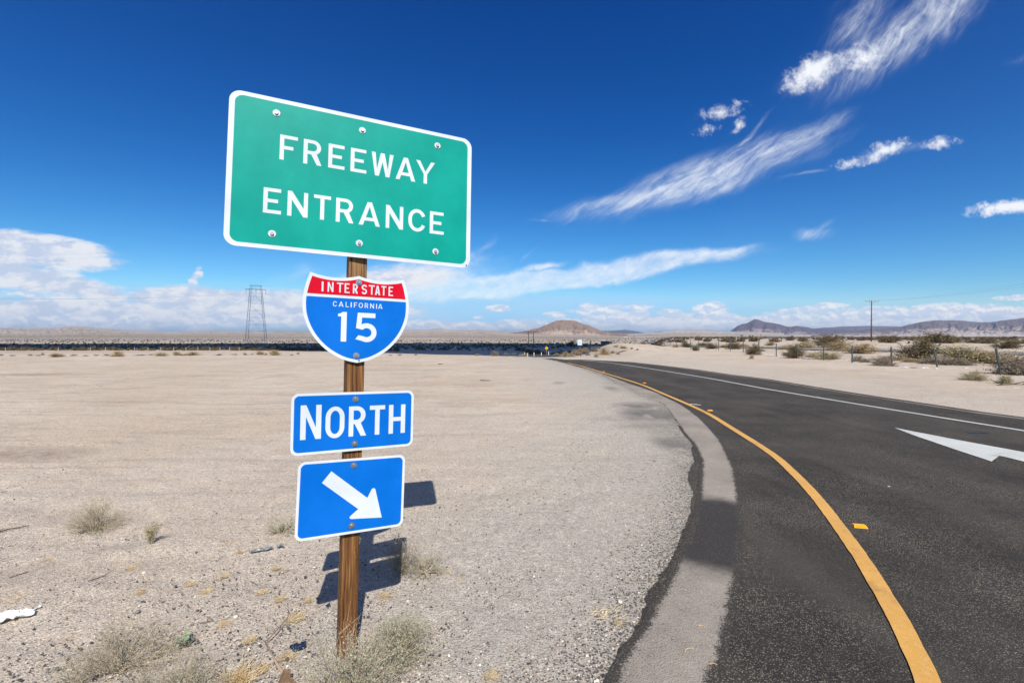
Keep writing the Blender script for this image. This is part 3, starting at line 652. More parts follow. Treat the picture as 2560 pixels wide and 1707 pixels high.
# ------------------------------------------------------------------ cloud that shades the plain (built where it floats, overhead)
shadow_out = [(-900, 200), (-500, 186), (-300, 172), (-150, 160), (-70, 146), (-30, 112), (0, 92), (22, 100), (35, 125), (62, 200), (95, 320), (60, 440), (-50, 475), (-250, 465), (-450, 420), (-900, 410)]
HCL = 430.0; tt = (HCL+4)/math.tan(SUN_EL); ox, oy = -math.sin(SUN_AZ)*tt, -math.cos(SUN_AZ)*tt
ol = jag(smooth_line(shadow_out+[shadow_out[0]], 6), 7, 9, 61, .03)
ol = np.array(ol)[:-1]+np.array([ox, oy]); cen = ol.mean(0)
Vc = []; nO = len(ol); layers = [(1.0, 0), (1.0, 12), (.93, 26), (.8, 44), (.55, 62), (.25, 72)]
for s_, h_ in layers:
    q = cen+(ol-cen)*s_
    # shrink mainly in the short direction
    q = np.c_[ol[:, 0]*(1-(1-s_)*.25)+cen[0]*(1-s_)*.25, cen[1]+(ol[:, 1]-cen[1])*s_]
    hh = h_*(1+fbm(q[:, 0]*.02, q[:, 1]*.02, 3, 66)*1.2)
    Vc += [(a, b, HCL+c) for (a, b), c in zip(q, hh)]
Fc = []
for l in range(len(layers)-1):
    for i in range(nO):
        j = (i+1) % nO; Fc.append((l*nO+i, l*nO+j, (l+1)*nO+j, (l+1)*nO+i))
tb = tessellate_polygon([[Vector((p[0], p[1], 0)) for p in ol]]); Fc += [tuple(f) for f in tb]
tb = tessellate_polygon([[Vector(Vc[(len(layers)-1)*nO+i]) for i in range(nO)]]); Fc += [tuple((len(layers)-1)*nO+i for i in f) for f in tb]
M_cloud = simple('cloud_white', (.85, .86, .88), 1.0, 0, .05, .01)
cl = link('cloud', make_mesh('cloud', Vc, Fc, M_cloud, False)); tag(cl, kind='structure')

# ------------------------------------------------------------------ main road sign
def sheeting(name, col, fleck=.05, rough=.4):
    m, t, b = material(name)
    tc = t.new('ShaderNodeTexCoord').outputs['Object']
    n = t.noise(tc, 3.5, 4, .6); f = t.noise(tc, 60, 5, .7)
    lt = tuple(min(1, k*1.10+.004) for k in col); dk = tuple(k*.93 for k in col)
    c = t.mix(t.ss(n, .3, .7), dk, lt)
    # scratches and dusty scuffs
    s_ = t.noise(t.map(tc, rot=(0, R(35), 0), sc=(30, 1, 3)), 1.3, 6, .75)
    c = t.mix(t.m('MULTIPLY', t.m('MULTIPLY', t.ss(s_, .66, .74), t.ss(t.noise(tc, 7, 3), .45, .65)), .5), c, tuple(min(1, k*.5+.30) for k in col))
    c = t.mix(t.m('MULTIPLY', t.ss(f, .62, .75), fleck), c, tuple(min(1, k*.5+.3) for k in col))
    # retroreflective cell pattern
    ck = t.new('ShaderNodeTexChecker'); t.put(ck.inputs[0], t.map(tc, rot=(0, R(45), 0))); ck.inputs['Scale'].default_value = 330
    c = t.mix(t.m('MULTIPLY', ck.outputs['Fac'], .10), c, tuple(k*.55 for k in col))
    t.put(b.inputs['Base Color'], c); b.inputs['Roughness'].default_value = rough
    b.inputs['Specular IOR Level'].default_value = .12
    bump(t, b, t.m('ADD', t.noise(tc, 2.2, 2), t.m('MULTIPLY', t.noise(tc, 300, 2), .02)), .12, .01)
    return m
M_sgreen = sheeting('green_sheeting', (.0, .300, .240))
M_sblue = sheeting('blue_sheeting', (.0, .135, .56))
M_sred = sheeting('red_sheeting', (.60, .002, .018))
M_swhite = sheeting('white_sheeting', (.62, .665, .70), .05)
M_alu = simple('aluminium', (.45, .46, .48), .35, .9, .1, 20)
M_steel = simple('galvanised_steel', (.36, .37, .38), .42, .85, .2, 200)
M_hole = simple('dark_hole', (.02, .02, .02), .9)

def arc(cx, cy, rx, ry, a0, a1, n=12):
    return [(cx+rx*math.cos(R(a0+(a1-a0)*i/n)), cy+ry*math.sin(R(a0+(a1-a0)*i/n))) for i in range(n+1)]
def stroke(path, w):
    P_ = [Vector(p) for p in path]; n = len(P_); L = []; Rr = []
    for i in range(n):
        if i == 0: d = (P_[1]-P_[0]).normalized(); nrm = Vector((-d.y, d.x)); k = 1
        elif i == n-1: d = (P_[-1]-P_[-2]).normalized(); nrm = Vector((-d.y, d.x)); k = 1
        else:
            d1 = (P_[i]-P_[i-1]).normalized(); d2 = (P_[i+1]-P_[i]).normalized()
            n1 = Vector((-d1.y, d1.x)); n2 = Vector((-d2.y, d2.x)); nrm = (n1+n2).normalized(); k = 1/max(.35, nrm.dot(n1))
        L.append(tuple(P_[i]+nrm*w/2*k)); Rr.append(tuple(P_[i]-nrm*w/2*k))
    return L+Rr[::-1]
def glyph(ch, x0, x1, y0, y1, s):
    """letter outlines in a box, stroke width s (highway lettering)"""
    w, h = x1-x0, y1-y0; hs = s*.92
    if ch == 'E': L = [[(0, 0), (w, 0), (w, hs), (s, hs), (s, h/2-hs/2), (w*.82, h/2-hs/2), (w*.82, h/2+hs/2), (s, h/2+hs/2), (s, h-hs), (w*.97, h-hs), (w*.97, h), (0, h)]]
    elif ch == 'F': L = [[(0, 0), (s, 0), (s, h/2-hs/2), (w*.76, h/2-hs/2), (w*.76, h/2+hs/2), (s, h/2+hs/2), (s, h-hs), (w, h-hs), (w, h), (0, h)]]
    elif ch == 'T': L = [[(w/2-s/2, 0), (w/2+s/2, 0), (w/2+s/2, h-hs), (w, h-hs), (w, h), (0, h), (0, h-hs), (w/2-s/2, h-hs)]]
    elif ch == 'I': L = [[(0, 0), (w, 0), (w, h), (0, h)]]
    elif ch == 'L': L = [[(0, 0), (w, 0), (w, hs), (s, hs), (s, h), (0, h)]]
    elif ch == 'H': L = [[(0, 0), (s, 0), (s, h/2-hs/2), (w-s, h/2-hs/2), (w-s, 0), (w, 0), (w, h), (w-s, h), (w-s, h/2+hs/2), (s, h/2+hs/2), (s, h), (0, h)]]
    elif ch == 'N': L = [[(0, 0), (s, 0), (s, h*.66), (w-s*1.02, 0), (w, 0), (w, h), (w-s, h), (w-s, h*.34), (s*1.02, h), (0, h)]]
    elif ch == 'A': 
        k = s*1.13; cb = h*.20; sl = (w/2-k*.5)/h
        def lx(y): return (w/2-k*.52)*y/h
        i0 = k+lx(cb); i1 = k+lx(cb+hs)
        ty = h*.80
        L = [[(0, 0), (k, 0), (i0-0, cb), (w-i0, cb), (w-k, 0), (w, 0), (w/2+k*.52, h), (w/2-k*.52, h)],
             [(i1, cb+hs), (w/2, ty), (w-i1, cb+hs)]]
    elif ch == 'W':
        k = s*1.05; q = w*.25
        L = [[(0, h), (q-k*.45, 0), (q+k*.55, 0), (w/2, h*.62), (w-q-k*.55, 0), (w-q+k*.45, 0), (w, h), (w-k, h), (w-q, h*.30), (w/2+k*.5, h), (w/2-k*.5, h), (q, h*.30), (k, h)]]
    elif ch == 'Y':
        L = [[(w/2-s/2, 0), (w/2+s/2, 0), (w/2+s/2, h*.42), (w, h), (w-s*1.18, h), (w/2, h*.53), (s*1.18, h), (0, h), (w/2-s/2, h*.42)]]
    elif ch == 'R':
        hb = h*.41; r = (h-hb)/2; rx = min(r, w*.52); cx = w-rx*1.04
        o = [(0, 0), (0, h), (cx, h)]+arc(cx, h-r, rx, r, 90, -62, 14)[1:]+[(w+.02*h, 0), (w+.02*h-1.16*s, 0), (cx-.42*s, hb), (s, hb), (s, 0)]
        i = [(s, h-hs), (cx, h-hs)]+arc(cx, h-r, rx-s, r-hs, 90, -90, 14)[1:]+[(s, hb+hs)]
        L = [o, i]
    elif ch == 'O':
        ry = min(w*.62, h/2); 
        def st(i_, j_): return arc(w/2, h-ry, w/2-i_, ry-j_, 180, 0, 16)+arc(w/2, ry, w/2-i_, ry-j_, 0, -180, 16)
        L = [st(0, 0), st(s, s*.92)]
    elif ch == 'C':
        ry = min(w*.60, h/2)-s/2; cx = w*.52; rx = cx-s/2
        pth = arc(cx, h-s/2-ry, rx, ry, 22, 180, 16)+arc(cx, ry+s/2, rx, ry, 180, 338, 16)
        L = [stroke(pth, s)]
    elif ch == 'S':
        a = (h-s)/4; rx = w/2-s/2
        pth = arc(w/2, h-s/2-a, rx, a, 15, 180, 12)+arc(w/2, h-s/2-a, rx, a, 180, 262, 5)[1:]+arc(w/2, s/2+a, rx, a, 82, 0, 5)+arc(w/2, s/2+a, rx, a, 0, -165, 12)[1:]
        L = [stroke(pth, s)]
    elif ch == '1':
        L = [[(w-s, 0), (w, 0), (w, h), (w-s*.75, h), (w-s*1.05, h*.955), (0, h*.93), (0, h*.845), (w-s, h*.845)]]
    elif ch == '5':
        ra = h*.325; cx = w-ra*1.02; cy = ra-.0*s
        rr = (ra-s/2)
        o = [(w*.93, h), (w*.93, h-s*.95), (s*1.22, h-s*.95), (s*1.12, h*.585)]
        # outer bowl
        o += arc(cx, cy, ra*1.02, ra, 128, -118, 26)
        inn = arc(cx, cy, ra*1.02-s, ra-s, -122, 142, 26)
        o += [(w*.0, h*.075), (w*.10, h*.075+s*.95)] if False else [(w*.0, s*.55), (w*.14, s*1.35)]
        o += inn+[(s*.95, h*.435), (.02*w, h*.47), (w*.09, h)]
        L = [o]
    return [[(x0+a, y0+b) for a, b in l] for l in L]
def text_mesh(items, y):
    """items: (char, x0, x1, y0, y1, stroke) in inches, on the xz plane of a panel"""
    mb = MB()
    for it in items:
        loops = glyph(*it)
        v_, f_ = poly_mesh('t', loops, 0, None)
        mb.add([(p[0]*IN, y, p[1]*IN) for p in v_], f_)
    return mb
def rrect(w, h, r, n=10):
    return [p for c in [(w/2-r, h/2-r, 0), (-w/2+r, h/2-r, 90), (-w/2+r, -h/2+r, 180), (w/2-r, -h/2+r, 270)] for p in arc(c[0], c[1], r, r, c[2], c[2]+90, n)]
def plate(mb, loop, y0, y1, mi=0, mi_back=None):
    """extruded plate on the xz plane; y0 front (smaller y), loop in inches"""
    n = len(loop); v_, f_ = poly_mesh('p', [loop], 0, None)
    mb.add([(p[0]*IN, y0, p[1]*IN) for p in v_], f_, mi)
    mb.add([(p[0]*IN, y1, p[1]*IN) for p in v_], [tuple(reversed(f)) for f in f_], mi if mi_back is None else mi_back)
    V_ = [(p[0]*IN, y0, p[1]*IN) for p in loop]+[(p[0]*IN, y1, p[1]*IN) for p in loop]
    mb.add(V_, [(i, (i+1) % n, n+(i+1) % n, n+i) for i in range(n)], mi if mi_back is None else mi_back)
def sheet(loops, y, mat, name, parent):
    mb = MB()
    for lp in loops:
        v_, f_ = poly_mesh('p', [lp], 0, None); mb.add([(p[0]*IN, y, p[1]*IN) for p in v_], f_)
    return mb.build(name, [mat], parent)
def bolt(parent, x, z, s=1.0):
    mb = MB()
    def disc(r, y0, y1, k, mi, ph=0):
        V_ = [(r*math.cos(2*math.pi*i/k+ph), y0, r*math.sin(2*math.pi*i/k+ph)) for i in range(k)]+[(r*.94*math.cos(2*math.pi*i/k+ph), y1, r*.94*math.sin(2*math.pi*i/k+ph)) for i in range(k)]
        F_ = [(i, (i+1) % k, k+(i+1) % k, k+i) for i in range(k)]+[tuple(range(k, 2*k))]
        mb.add(V_, F_, mi)
    disc(.0165*s, 0, -.0025, 24, 0); disc(.0085*s, -.0025, -.0105, 6, 1, .3)
    return mb.build('bolt', [M_swhite if s > 1 else M_alu, M_steel], parent, loc=(x*IN, -.0012, z*IN))

def rotm(r):
    v = Vector(r); return Matrix.Rotation(v.length, 3, v.normalized())
poses = {'G': ((-.060, .023, .408), (-.799, 2.416, .787+HC)), 'N': ((-.020, .025, .497), (-.813, 2.363, -.445+HC)),
         'A': ((-.072, .039, .517), (-.821, 2.342, -.826+HC)), 'S': ((-.040, .024, .452), (-.806, 2.389, .171+HC))}
# the post axis runs through the bolts
pb = []
for k_, pts in (('G', [(-.03, -12)]), ('S', [(0, 4.2), (-.16, -10.84)]), ('N', [(-.13, 4.53), (-.12, -4.57)]), ('A', [(-.1, 6.05), (-.07, -5.9)])):
    M3 = rotm(poses[k_][0])
    for a, b in pts: pb.append(M3 @ Vector((a*IN, .003, b*IN))+Vector(poses[k_][1]))
pbn = np.array([tuple(p) for p in pb]); zc_ = pbn[:, 2]
cx_ = np.polyfit(zc_, pbn[:, 0], 1); cy_ = np.polyfit(zc_, pbn[:, 1], 1)
yaw = .50; back = .0445+.017
def axis(z): return Vector((np.polyval(cx_, z)-math.sin(yaw)*back, np.polyval(cy_, z)+math.cos(yaw)*back, z))
base = axis(0.0)
root = empty('road_sign', (base.x, base.y, 0))
tag(root, 'tall freeway entrance sign in the foreground with four panels bolted to a leaning wooden post', 'road sign')
def mat_post():
    m, t, b = material('brown_stained_wood')
    tc = t.new('ShaderNodeTexCoord').outputs['Object']
    w = t.vm('SCALE', t.vm('SUBTRACT', t.noise(t.map(tc, sc=(1, 1, .35)), 4.5, 3, col=True), (.5, .5, .5)), scale=.05)
    q = t.vm('ADD', tc, w)
    # knots near the top and one below the shield bend the grain
    gr = t.noise(t.map(q, sc=(95, 95, 1.6)), 1.0, 5, .6)
    gr2 = t.noise(t.map(q, sc=(240, 240, 4)), 1.0, 4, .7)
    c = t.ramp(gr, [(.30, (.030, .011, .004)), (.44, (.110, .045, .014)), (.56, (.20, .090, .028)), (.70, (.34, .175, .068))])
    c = t.mix(t.m('MULTIPLY', t.ss(gr2, .55, .75), .6), c, (.075, .032, .013))
    z = t.sep(tc)[2]
    c = t.mix(t.m('MULTIPLY', t.ss(z, 1.3, 2.2), .5), c, t.mix(t.ss(gr, .35, .65), (.07, .032, .014), (.42, .25, .12)))
    # weathered pale flecks
    c = t.mix(t.m('MULTIPLY', t.ss(t.noise(t.map(tc, sc=(60, 60, 22)), 1, 4, .7), .66, .72), .45), c, (.55, .42, .28))
    for kz, kx in ((1.655, .01), (1.63, -.01), (2.13, .0)):
        d = t.vm('LENGTH', t.map(tc, (kx, -.0445, kz), (0, 0, 0), (1, 1.5, 1.4), 'TEXTURE'))
        c = t.mix(t.m('MULTIPLY', t.ss(d, .028, .004), .8), c, (.05, .024, .012))
    t.put(b.inputs['Base Color'], c); b.inputs['Roughness'].default_value = .75; b.inputs['Specular IOR Level'].default_value = .25
    bump(t, b, gr, .8, .004)
    return m
M_post = mat_post()
# post mesh: square section with eased corners, leaning with the fitted axis
top = axis(2.78); bot = axis(-.25)
d_ = (top-bot); L_ = d_.length
sec = [(a*.0445, b*.0445) for a, b in [(-1, -.93), (-.93, -1), (.93, -1), (1, -.93), (1, .93), (.93, 1), (-.93, 1), (-1, .93)]]
V_ = []; nz = 40
for i in range(nz+1):
    q = i/nz
    for (a, b) in sec:
        wob = .0012*math.sin(q*9+a*40)
        V_.append((a+wob, b+wob*.5, q*L_-.25))
F_ = [(i*8+j, i*8+(j+1) % 8, (i+1)*8+(j+1) % 8, (i+1)*8+j) for i in range(nz) for j in range(8)]+[tuple(range(7, -1, -1)), tuple(range(nz*8, nz*8+8))]
post = link('post', make_mesh('post', V_, F_, M_post), root)
zax = d_.normalized(); xax = Vector((math.cos(yaw), math.sin(yaw), 0)); xax = (xax-zax*xax.dot(zax)).normalized(); yax = zax.cross(xax)
Mp = Matrix((xax, yax, zax)).transposed().to_4x4(); Mp.translation = Vector((0, 0, 0)); post.matrix_local = Mp
# old bolt hole in the post below the shield
zh = HC+(839-923.5)/FP*2.36
def panel(name, key, loop, field, label):
    mb = MB(); plate(mb, loop, 0, .0025, 0, 1)
    o = mb.build(name, [M_swhite, M_alu], root)
    M4 = rotm(poses[key][0]).to_4x4(); M4.translation = Vector(poses[key][1])-Vector(root.location); o.matrix_local = M4
    o['label'] = label
    for (lp, mt, nm) in field: sheet([lp], -.0005, mt, nm, o)
    return o
Y1 = -.0010
# freeway entrance
pg = panel('sign_panel', 'G', rrect(48, 29.85, 2.1), [(rrect(46.1, 28.25, 1.5), M_sgreen, 'green_field')], 'wide green panel reading FREEWAY ENTRANCE')
T1 = [('F', -15.23, -12.08), ('R', -11.02, -7.75), ('E', -6.42, -3.29), ('E', -2.15, 1.0), ('W', 1.99, 6.5), ('A', 7.0, 11.22), ('Y', 11.33, 15.52)]
T2 = [('E', -17.72, -14.62), ('N', -13.54, -9.9), ('T', -8.84, -5.67), ('R', -4.68, -1.36), ('A', -.26, 4.02), ('N', 5.18, 8.82), ('C', 9.93, 13.55), ('E', 14.6, 17.77)]
text_mesh([(c, a, b, 2.88, 7.86, .75) for c, a, b in T1], Y1).build('lettering', [M_swhite], pg)['label'] = 'the word FREEWAY'
text_mesh([(c, a, b, -8.0, -3.06, .75) for c, a, b in T2], Y1).build('lettering', [M_swhite], pg)['label'] = 'the word ENTRANCE'
for x_ in (-16, 0, 16):
    for z_ in (11.92, -11.95): bolt(pg, x_, z_, 1.08)
sheet([arc(23.11, -14.3, .16, .16, 0, 360, 10)[:-1]], -.0012, M_hole, 'drilled_hole', pg)
# shield
half = [(0, 5.6), (1.1, 5.28), (2.6, 5.0), (4.2, 4.87), (5.8, 4.92), (7.6, 5.2), (9.2, 5.62)]
side = [(9.2, 5.62), (9.8, 3.85), (10.3, 1.5), (10.46, -.5), (10.22, -2.9), (9.3, -5.5), (7.8, -7.85), (5.6, -10.0), (2.7, -11.65), (0, -12.33)]
rt = smooth_line(half, 4)[:-1]+smooth_line(side, 5)
outl = rt+[(-a, b) for a, b in rt[-2:0:-1]]
def inset(loop, k):
    n = len(loop); area = sum(loop[i][0]*loop[(i+1) % n][1]-loop[(i+1) % n][0]*loop[i][1] for i in range(n)); sg = 1 if area > 0 else -1
    out = []
    for i in range(n):
        a, b, c = Vector(loop[i-1]), Vector(loop[i]), Vector(loop[(i+1) % n])
        d1 = (b-a).normalized(); d2 = (c-b).normalized(); n1 = Vector((-d1.y, d1.x))*sg; n2 = Vector((-d2.y, d2.x))*sg
        m_ = (n1+n2).normalized(); out.append(tuple(b+m_*k/max(.5, m_.dot(n1))))
    return out
def clipy(loop, y, above):
    out = []; n = len(loop)
    for i in range(n):
        a, b = loop[i], loop[(i+1) % n]; ia = (a[1] >= y) == above; ib = (b[1] >= y) == above
        if ia: out.append(a)
        if ia != ib: q = (y-a[1])/(b[1]-a[1]); out.append((a[0]+(b[0]-a[0])*q, y))
    return out
inn = inset(outl, .62)
psd = panel('shield_panel', 'S', outl, [(clipy(inn, 1.36, True), M_sred, 'red_field'), (clipy(inn, .80, False), M_sblue, 'blue_field')], 'interstate shield panel with a red top and blue field')
def cx2(u): return -7.07+(u-488)*14.09/699
IT = [('I', 488, 505), ('N', 543, 598), ('T', 629, 690), ('E', 703, 752), ('R', 783, 830), ('S', 868, 921), ('T', 939, 999), ('A', 1001, 1054), ('T', 1064, 1116), ('E', 1140, 1187)]
CA = [('C', 597, 633), ('A', 650, 697), ('L', 717, 748), ('I', 765, 775), ('F', 796, 829), ('O', 843, 885), ('R', 902, 936), ('N', 956, 995), ('I', 1016, 1025), ('A', 1036, 1081)]
text_mesh([(c, cx2(a), cx2(b), 1.9, 3.88, .28) for c, a, b in IT], Y1).build('lettering', [M_swhite], psd)['label'] = 'the word INTERSTATE'
text_mesh([(c, cx2(a), cx2(b), -.98, .07, .145) for c, a, b in CA], Y1).build('lettering', [M_swhite], psd)['label'] = 'the word CALIFORNIA'
text_mesh([('1', -3.85, -2.18, -8.02, -2.0, 1.06), ('5', -.42, 3.78, -8.02, -2.0, 1.02)], Y1).build('lettering', [M_swhite], psd)['label'] = 'the number 15'
bolt(psd, 0, 4.2, .98); bolt(psd, -.16, -10.84, 1.0)
sheet([arc(.42, -11.85, .17, .17, 0, 360, 10)[:-1]], -.0012, M_hole, 'drilled_hole', psd)
# north
pn = panel('sign_panel', 'N', rrect(24, 12, 1.35), [(rrect(23, 11, .95), M_sblue, 'blue_field')], 'narrow blue panel reading NORTH')
text_mesh([('N', -10.33, -6.56, -3.02, 3.68, .98), ('O', -5.78, -2.2, -3.12, 3.2, .90), ('R', -1.37, 1.98, -3.03, 3.07, .92), ('T', 2.75, 5.88, -3.03, 3.06, .94), ('H', 6.7, 10.2, -3.05, 3.04, .93)], Y1).build('lettering', [M_swhite], pn)
bolt(pn, -.15, 4.53, 1.0); bolt(pn, -.12, -4.57, 1.0)
# arrow
pa = panel('sign_panel', 'A', rrect(21, 15, 1.35), [(rrect(20, 14, .95), M_sblue, 'blue_field')], 'blue panel with a white arrow pointing down and right')
arw = [(-4.39, 5.28), (-6.07, 3.18), (1.10, -2.78), (-.42, -4.02), (-.56, -4.25), (-.42, -4.5), (-.1, -4.60), (5.94, -5.12), (4.42, .74), (4.25, 1.02), (3.95, 1.1), (3.68, .95), (2.83, -.76)]
sheet([arw], Y1, M_swhite, 'arrow_symbol', pa)
bolt(pa, -.15, 6.05, 1.0); bolt(pa, -.07, -5.92, 1.0)

# ------------------------------------------------------------------ plants
def mat_plant(name, a, b_, c=None):
    m, t, b = material(name)
    p = t.new('ShaderNodeNewGeometry').outputs['Position']
    f = t.noise(p, 18, 3, .6); f2 = t.noise(p, 140, 3, .6)
    col = t.mix(t.ss(f, .35, .65), a, b_)
    if c: col = t.mix(t.ss(f2, .47, .6), col, c)
    t.put(b.inputs['Base Color'], col); b.inputs['Roughness'].default_value = .8; b.inputs['Specular IOR Level'].default_value = .2
    return m
MP_pale = mat_plant('pale_dry_stem', (.42, .36, .25), (.54, .47, .34), (.15, .11, .075))
MP_leafpale = mat_plant('grey_green_leaf', (.30, .31, .21), (.40, .40, .28))
MP_straw = mat_plant('straw', (.52, .38, .19), (.62, .50, .30))
MP_olive = mat_plant('olive_leaf', (.14, .108, .046), (.24, .185, .092))
MP_darkst = mat_plant('dark_stem', (.10, .075, .05), (.16, .12, .08))
MP_tan = mat_plant('tan_tumbleweed', (.33, .245, .135), (.44, .34, .20))
MP_grey = mat_plant('grey_brown_brush', (.21, .17, .13), (.31, .26, .19))
MP_ygreen = mat_plant('yellow_green_brush', (.34, .29, .14), (.44, .38, .21))
MP_green = mat_plant('green_leaf', (.10, .17, .07), (.15, .22, .10))
MP_scrub = mat_plant('scrub_foliage', (.095, .068, .036), (.16, .115, .062))

def tubes(P0, P1, P2, r0, r1, k=3, seg=4):
    """many quadratic-curve tubes at once; P* (n,3)"""
    n = len(P0); ts = np.linspace(0, 1, seg+1)[None, :, None]
    C = (1-ts)**2*P0[:, None]+2*ts*(1-ts)*P1[:, None]+ts**2*P2[:, None]
    T = np.gradient(C, axis=1); T /= np.linalg.norm(T, axis=2, keepdims=True)+1e-9
    ref = np.where(np.abs(T[..., 2:3]) < .9, np.array([0, 0, 1.]), np.array([1., 0, 0]))
    A = np.cross(T, ref); A /= np.linalg.norm(A, axis=2, keepdims=True)+1e-9; B = np.cross(T, A)
    rr = (np.asarray(r0).reshape(-1, 1)*(1-ts[..., 0])+np.asarray(r1).reshape(-1, 1)*ts[..., 0])
    an = 2*np.pi*np.arange(k)/k
    V = C[:, :, None]+rr[:, :, None, None]*(A[:, :, None]*np.cos(an)[None, None, :, None]+B[:, :, None]*np.sin(an)[None, None, :, None])
    idx = np.arange(n*(seg+1)*k).reshape(n, seg+1, k)
    F = np.stack([idx[:, :-1], np.roll(idx, -1, 2)[:, :-1], np.roll(idx, -1, 2)[:, 1:], idx[:, 1:]], -1).reshape(-1, 4)
    return V.reshape(-1, 3), F, C
def leaves(pos, size, rng, elong=2.0):
    n = len(pos)
    a = rng.normal(size=(n, 3)); a /= np.linalg.norm(a, axis=1)[:, None]
    b = np.cross(a, rng.normal(size=(n, 3))); b /= np.linalg.norm(b, axis=1)[:, None]+1e-9
    s = (size*rng.uniform(.6, 1.4, n))[:, None]
    V = np.stack([pos-a*s*elong/2, pos+b*s/2, pos+a*s*elong/2, pos-b*s/2], 1).reshape(-1, 3)
    return V, np.arange(n*4).reshape(n, 4)
def bush(seed, R_, H_, n1, n2, thick, nleaf, lsize, open_=.7, lean=(0, 0), droop=0.0, n3=0):
    """returns stems (V,F), leaves (V,F)"""
    rng = np.random.default_rng(seed)
    az_ = rng.uniform(0, 2*np.pi, n1); el = np.arccos(rng.uniform(.05 if open_ > .5 else .5, 1, n1)**(1/1.0))*open_*1.25
    d = np.c_[np.sin(el)*np.cos(az_), np.sin(el)*np.sin(az_), np.cos(el)]
    L = rng.uniform(.65, 1.05, n1)
    tip = d*np.c_[R_*L, R_*L, H_*L]+np.r_[lean, 0]*L[:, None]; tip[:, 2] = np.maximum(tip[:, 2], H_*.03)
    b0 = np.c_[rng.normal(0, R_*.07, n1), rng.normal(0, R_*.07, n1), np.full(n1, -.01)]
    mid = (b0+tip)/2+rng.normal(0, .10, (n1, 3))*R_+np.array([0, 0, droop*H_]); mid[:, 2] = np.maximum(mid[:, 2], H_*.05)
    V, F, C = tubes(b0, mid, tip, thick*rng.uniform(.8, 2.0, n1), thick*.45, 4, 4)
    Vs, Fs, Cs = [V], [F], [C[:, 2:].reshape(-1, 3)]; off = len(V)
    prev, pd = C, d
    for lev, nn in enumerate((n2, n3)):
        if not nn: break
        m = nn; par = rng.integers(0, len(prev), m); tt_ = rng.uniform(.25, 1, m)*(prev.shape[1]-1); i0 = np.minimum(tt_.astype(int), prev.shape[1]-2); fr_ = (tt_-i0)[:, None]
        s0 = prev[par, i0]*(1-fr_)+prev[par, i0+1]*fr_
        dd = pd[par]+rng.normal(0, .55, (m, 3)); dd[:, 2] += .15; dd /= np.linalg.norm(dd, axis=1)[:, None]
        ln = rng.uniform(.18, .45, m)[:, None]*max(R_, H_)*(.75 if lev else 1)
        s2 = s0+dd*ln; s2[:, 2] = np.maximum(s2[:, 2], .004); s1_ = (s0+s2)/2+rng.normal(0, .05, (m, 3))*R_
        V, F, C = tubes(s0, s1_, s2, thick*.5*(.7 if lev else 1), thick*.25*(.7 if lev else 1), 3, 3)
        Vs.append(V); Fs.append(F+off); off += len(V); Cs.append(C.reshape(-1, 3)); prev, pd = C, dd
    allc = np.concatenate(Cs[-2:] if len(Cs) > 1 else Cs)
    lp = allc[rng.integers(0, len(allc), nleaf)]+rng.normal(0, lsize*1.2, (nleaf, 3)) if nleaf else np.zeros((0, 3))
    lp[:, 2] = np.maximum(lp[:, 2], lsize*.3)
    return (np.vstack(Vs), np.vstack(Fs)), (leaves(lp, lsize, rng) if nleaf else None)
def plant(name, label, cat, loc, seed, R_, H_, n1, n2, thick, nleaf, lsize, ms, ml, group=None, rz=0, **kw):
    st, lv = bush(seed, R_, H_, n1, n2, thick, nleaf, lsize, **kw)
    r = empty(name, loc, rz); tag(r, label, cat, group)
    link('stems', make_mesh('stems', st[0], st[1], ms), r)
    if lv: link('leaves', make_mesh('leaves', lv[0], lv[1], ml), r)
    return r
def gz(x, y): return float(height(np.array([x]), np.array([y]))[0])
def on(px, py, z=0.0): x, y = G(px, py, z); return (x, y, z)

# near plants (foreground)
plant('desert_shrub', 'pale dry shrub with long grey stems growing over the foot of the sign post', 'shrub', on(880, 1815), 1, .25, .37, 120, 420, .0020, 2300, .0052, MP_pale, MP_leafpale, open_=.55, n3=600, lean=(-.03, 0))
plant('desert_shrub', 'round grey green shrub just right of the sign post', 'shrub', on(1003, 1636), 2, .165, .20, 110, 600, .0012, 3600, .0042, MP_pale, MP_leafpale, open_=.8, n3=1400)
plant('desert_shrub', 'thin upright grey shrub standing in the shadow of the sign panels', 'shrub', on(1008, 1432), 3, .15, .26, 46, 240, .0015, 700, .0045, MP_grey, MP_leafpale, open_=.62, n3=400, lean=(-.02, 0))
plant('desert_shrub', 'low pale shrub sprawling right of the sign shadow', 'shrub', on(1062, 1426), 4, .16, .11, 50, 220, .0018, 500, .005, MP_pale, MP_leafpale, open_=.95, n3=250)
plant('desert_shrub', 'sparse straw coloured shrub alone on the sand left of the sign', 'shrub', on(243, 1322), 5, .23, .24, 80, 400, .0014, 1500, .0045, MP_pale, MP_ygreen, open_=.72, n3=800, lean=(-.03, 0))
plant('desert_shrub', 'tiny upright dry shrub between the lone shrub and the sign', 'shrub', on(379, 1364), 6, .09, .16, 26, 120, .0016, 450, .005, MP_pale, MP_ygreen, open_=.40, n3=120)
plant('desert_shrub', 'small faint green grey shrub beside the lower left corner of the arrow panel', 'shrub', on(702, 1330), 7, .13, .12, 36, 160, .0015, 600, .005, MP_pale, MP_leafpale, open_=.75, n3=150)
plant('desert_shrub', 'wide sparse thorny shrub at the bottom left of the photo', 'shrub', on(300, 1668), 8, .27, .15, 80, 420, .0013, 900, .0042, MP_pale, MP_leafpale, open_=.95, n3=1100)
plant('desert_shrub', 'dense thorny shrub cut off by the bottom edge left of centre', 'shrub', on(430, 1750), 9, .24, .13, 90, 520, .0014, 1300, .0045, MP_pale, MP_leafpale, open_=.9, n3=1200)
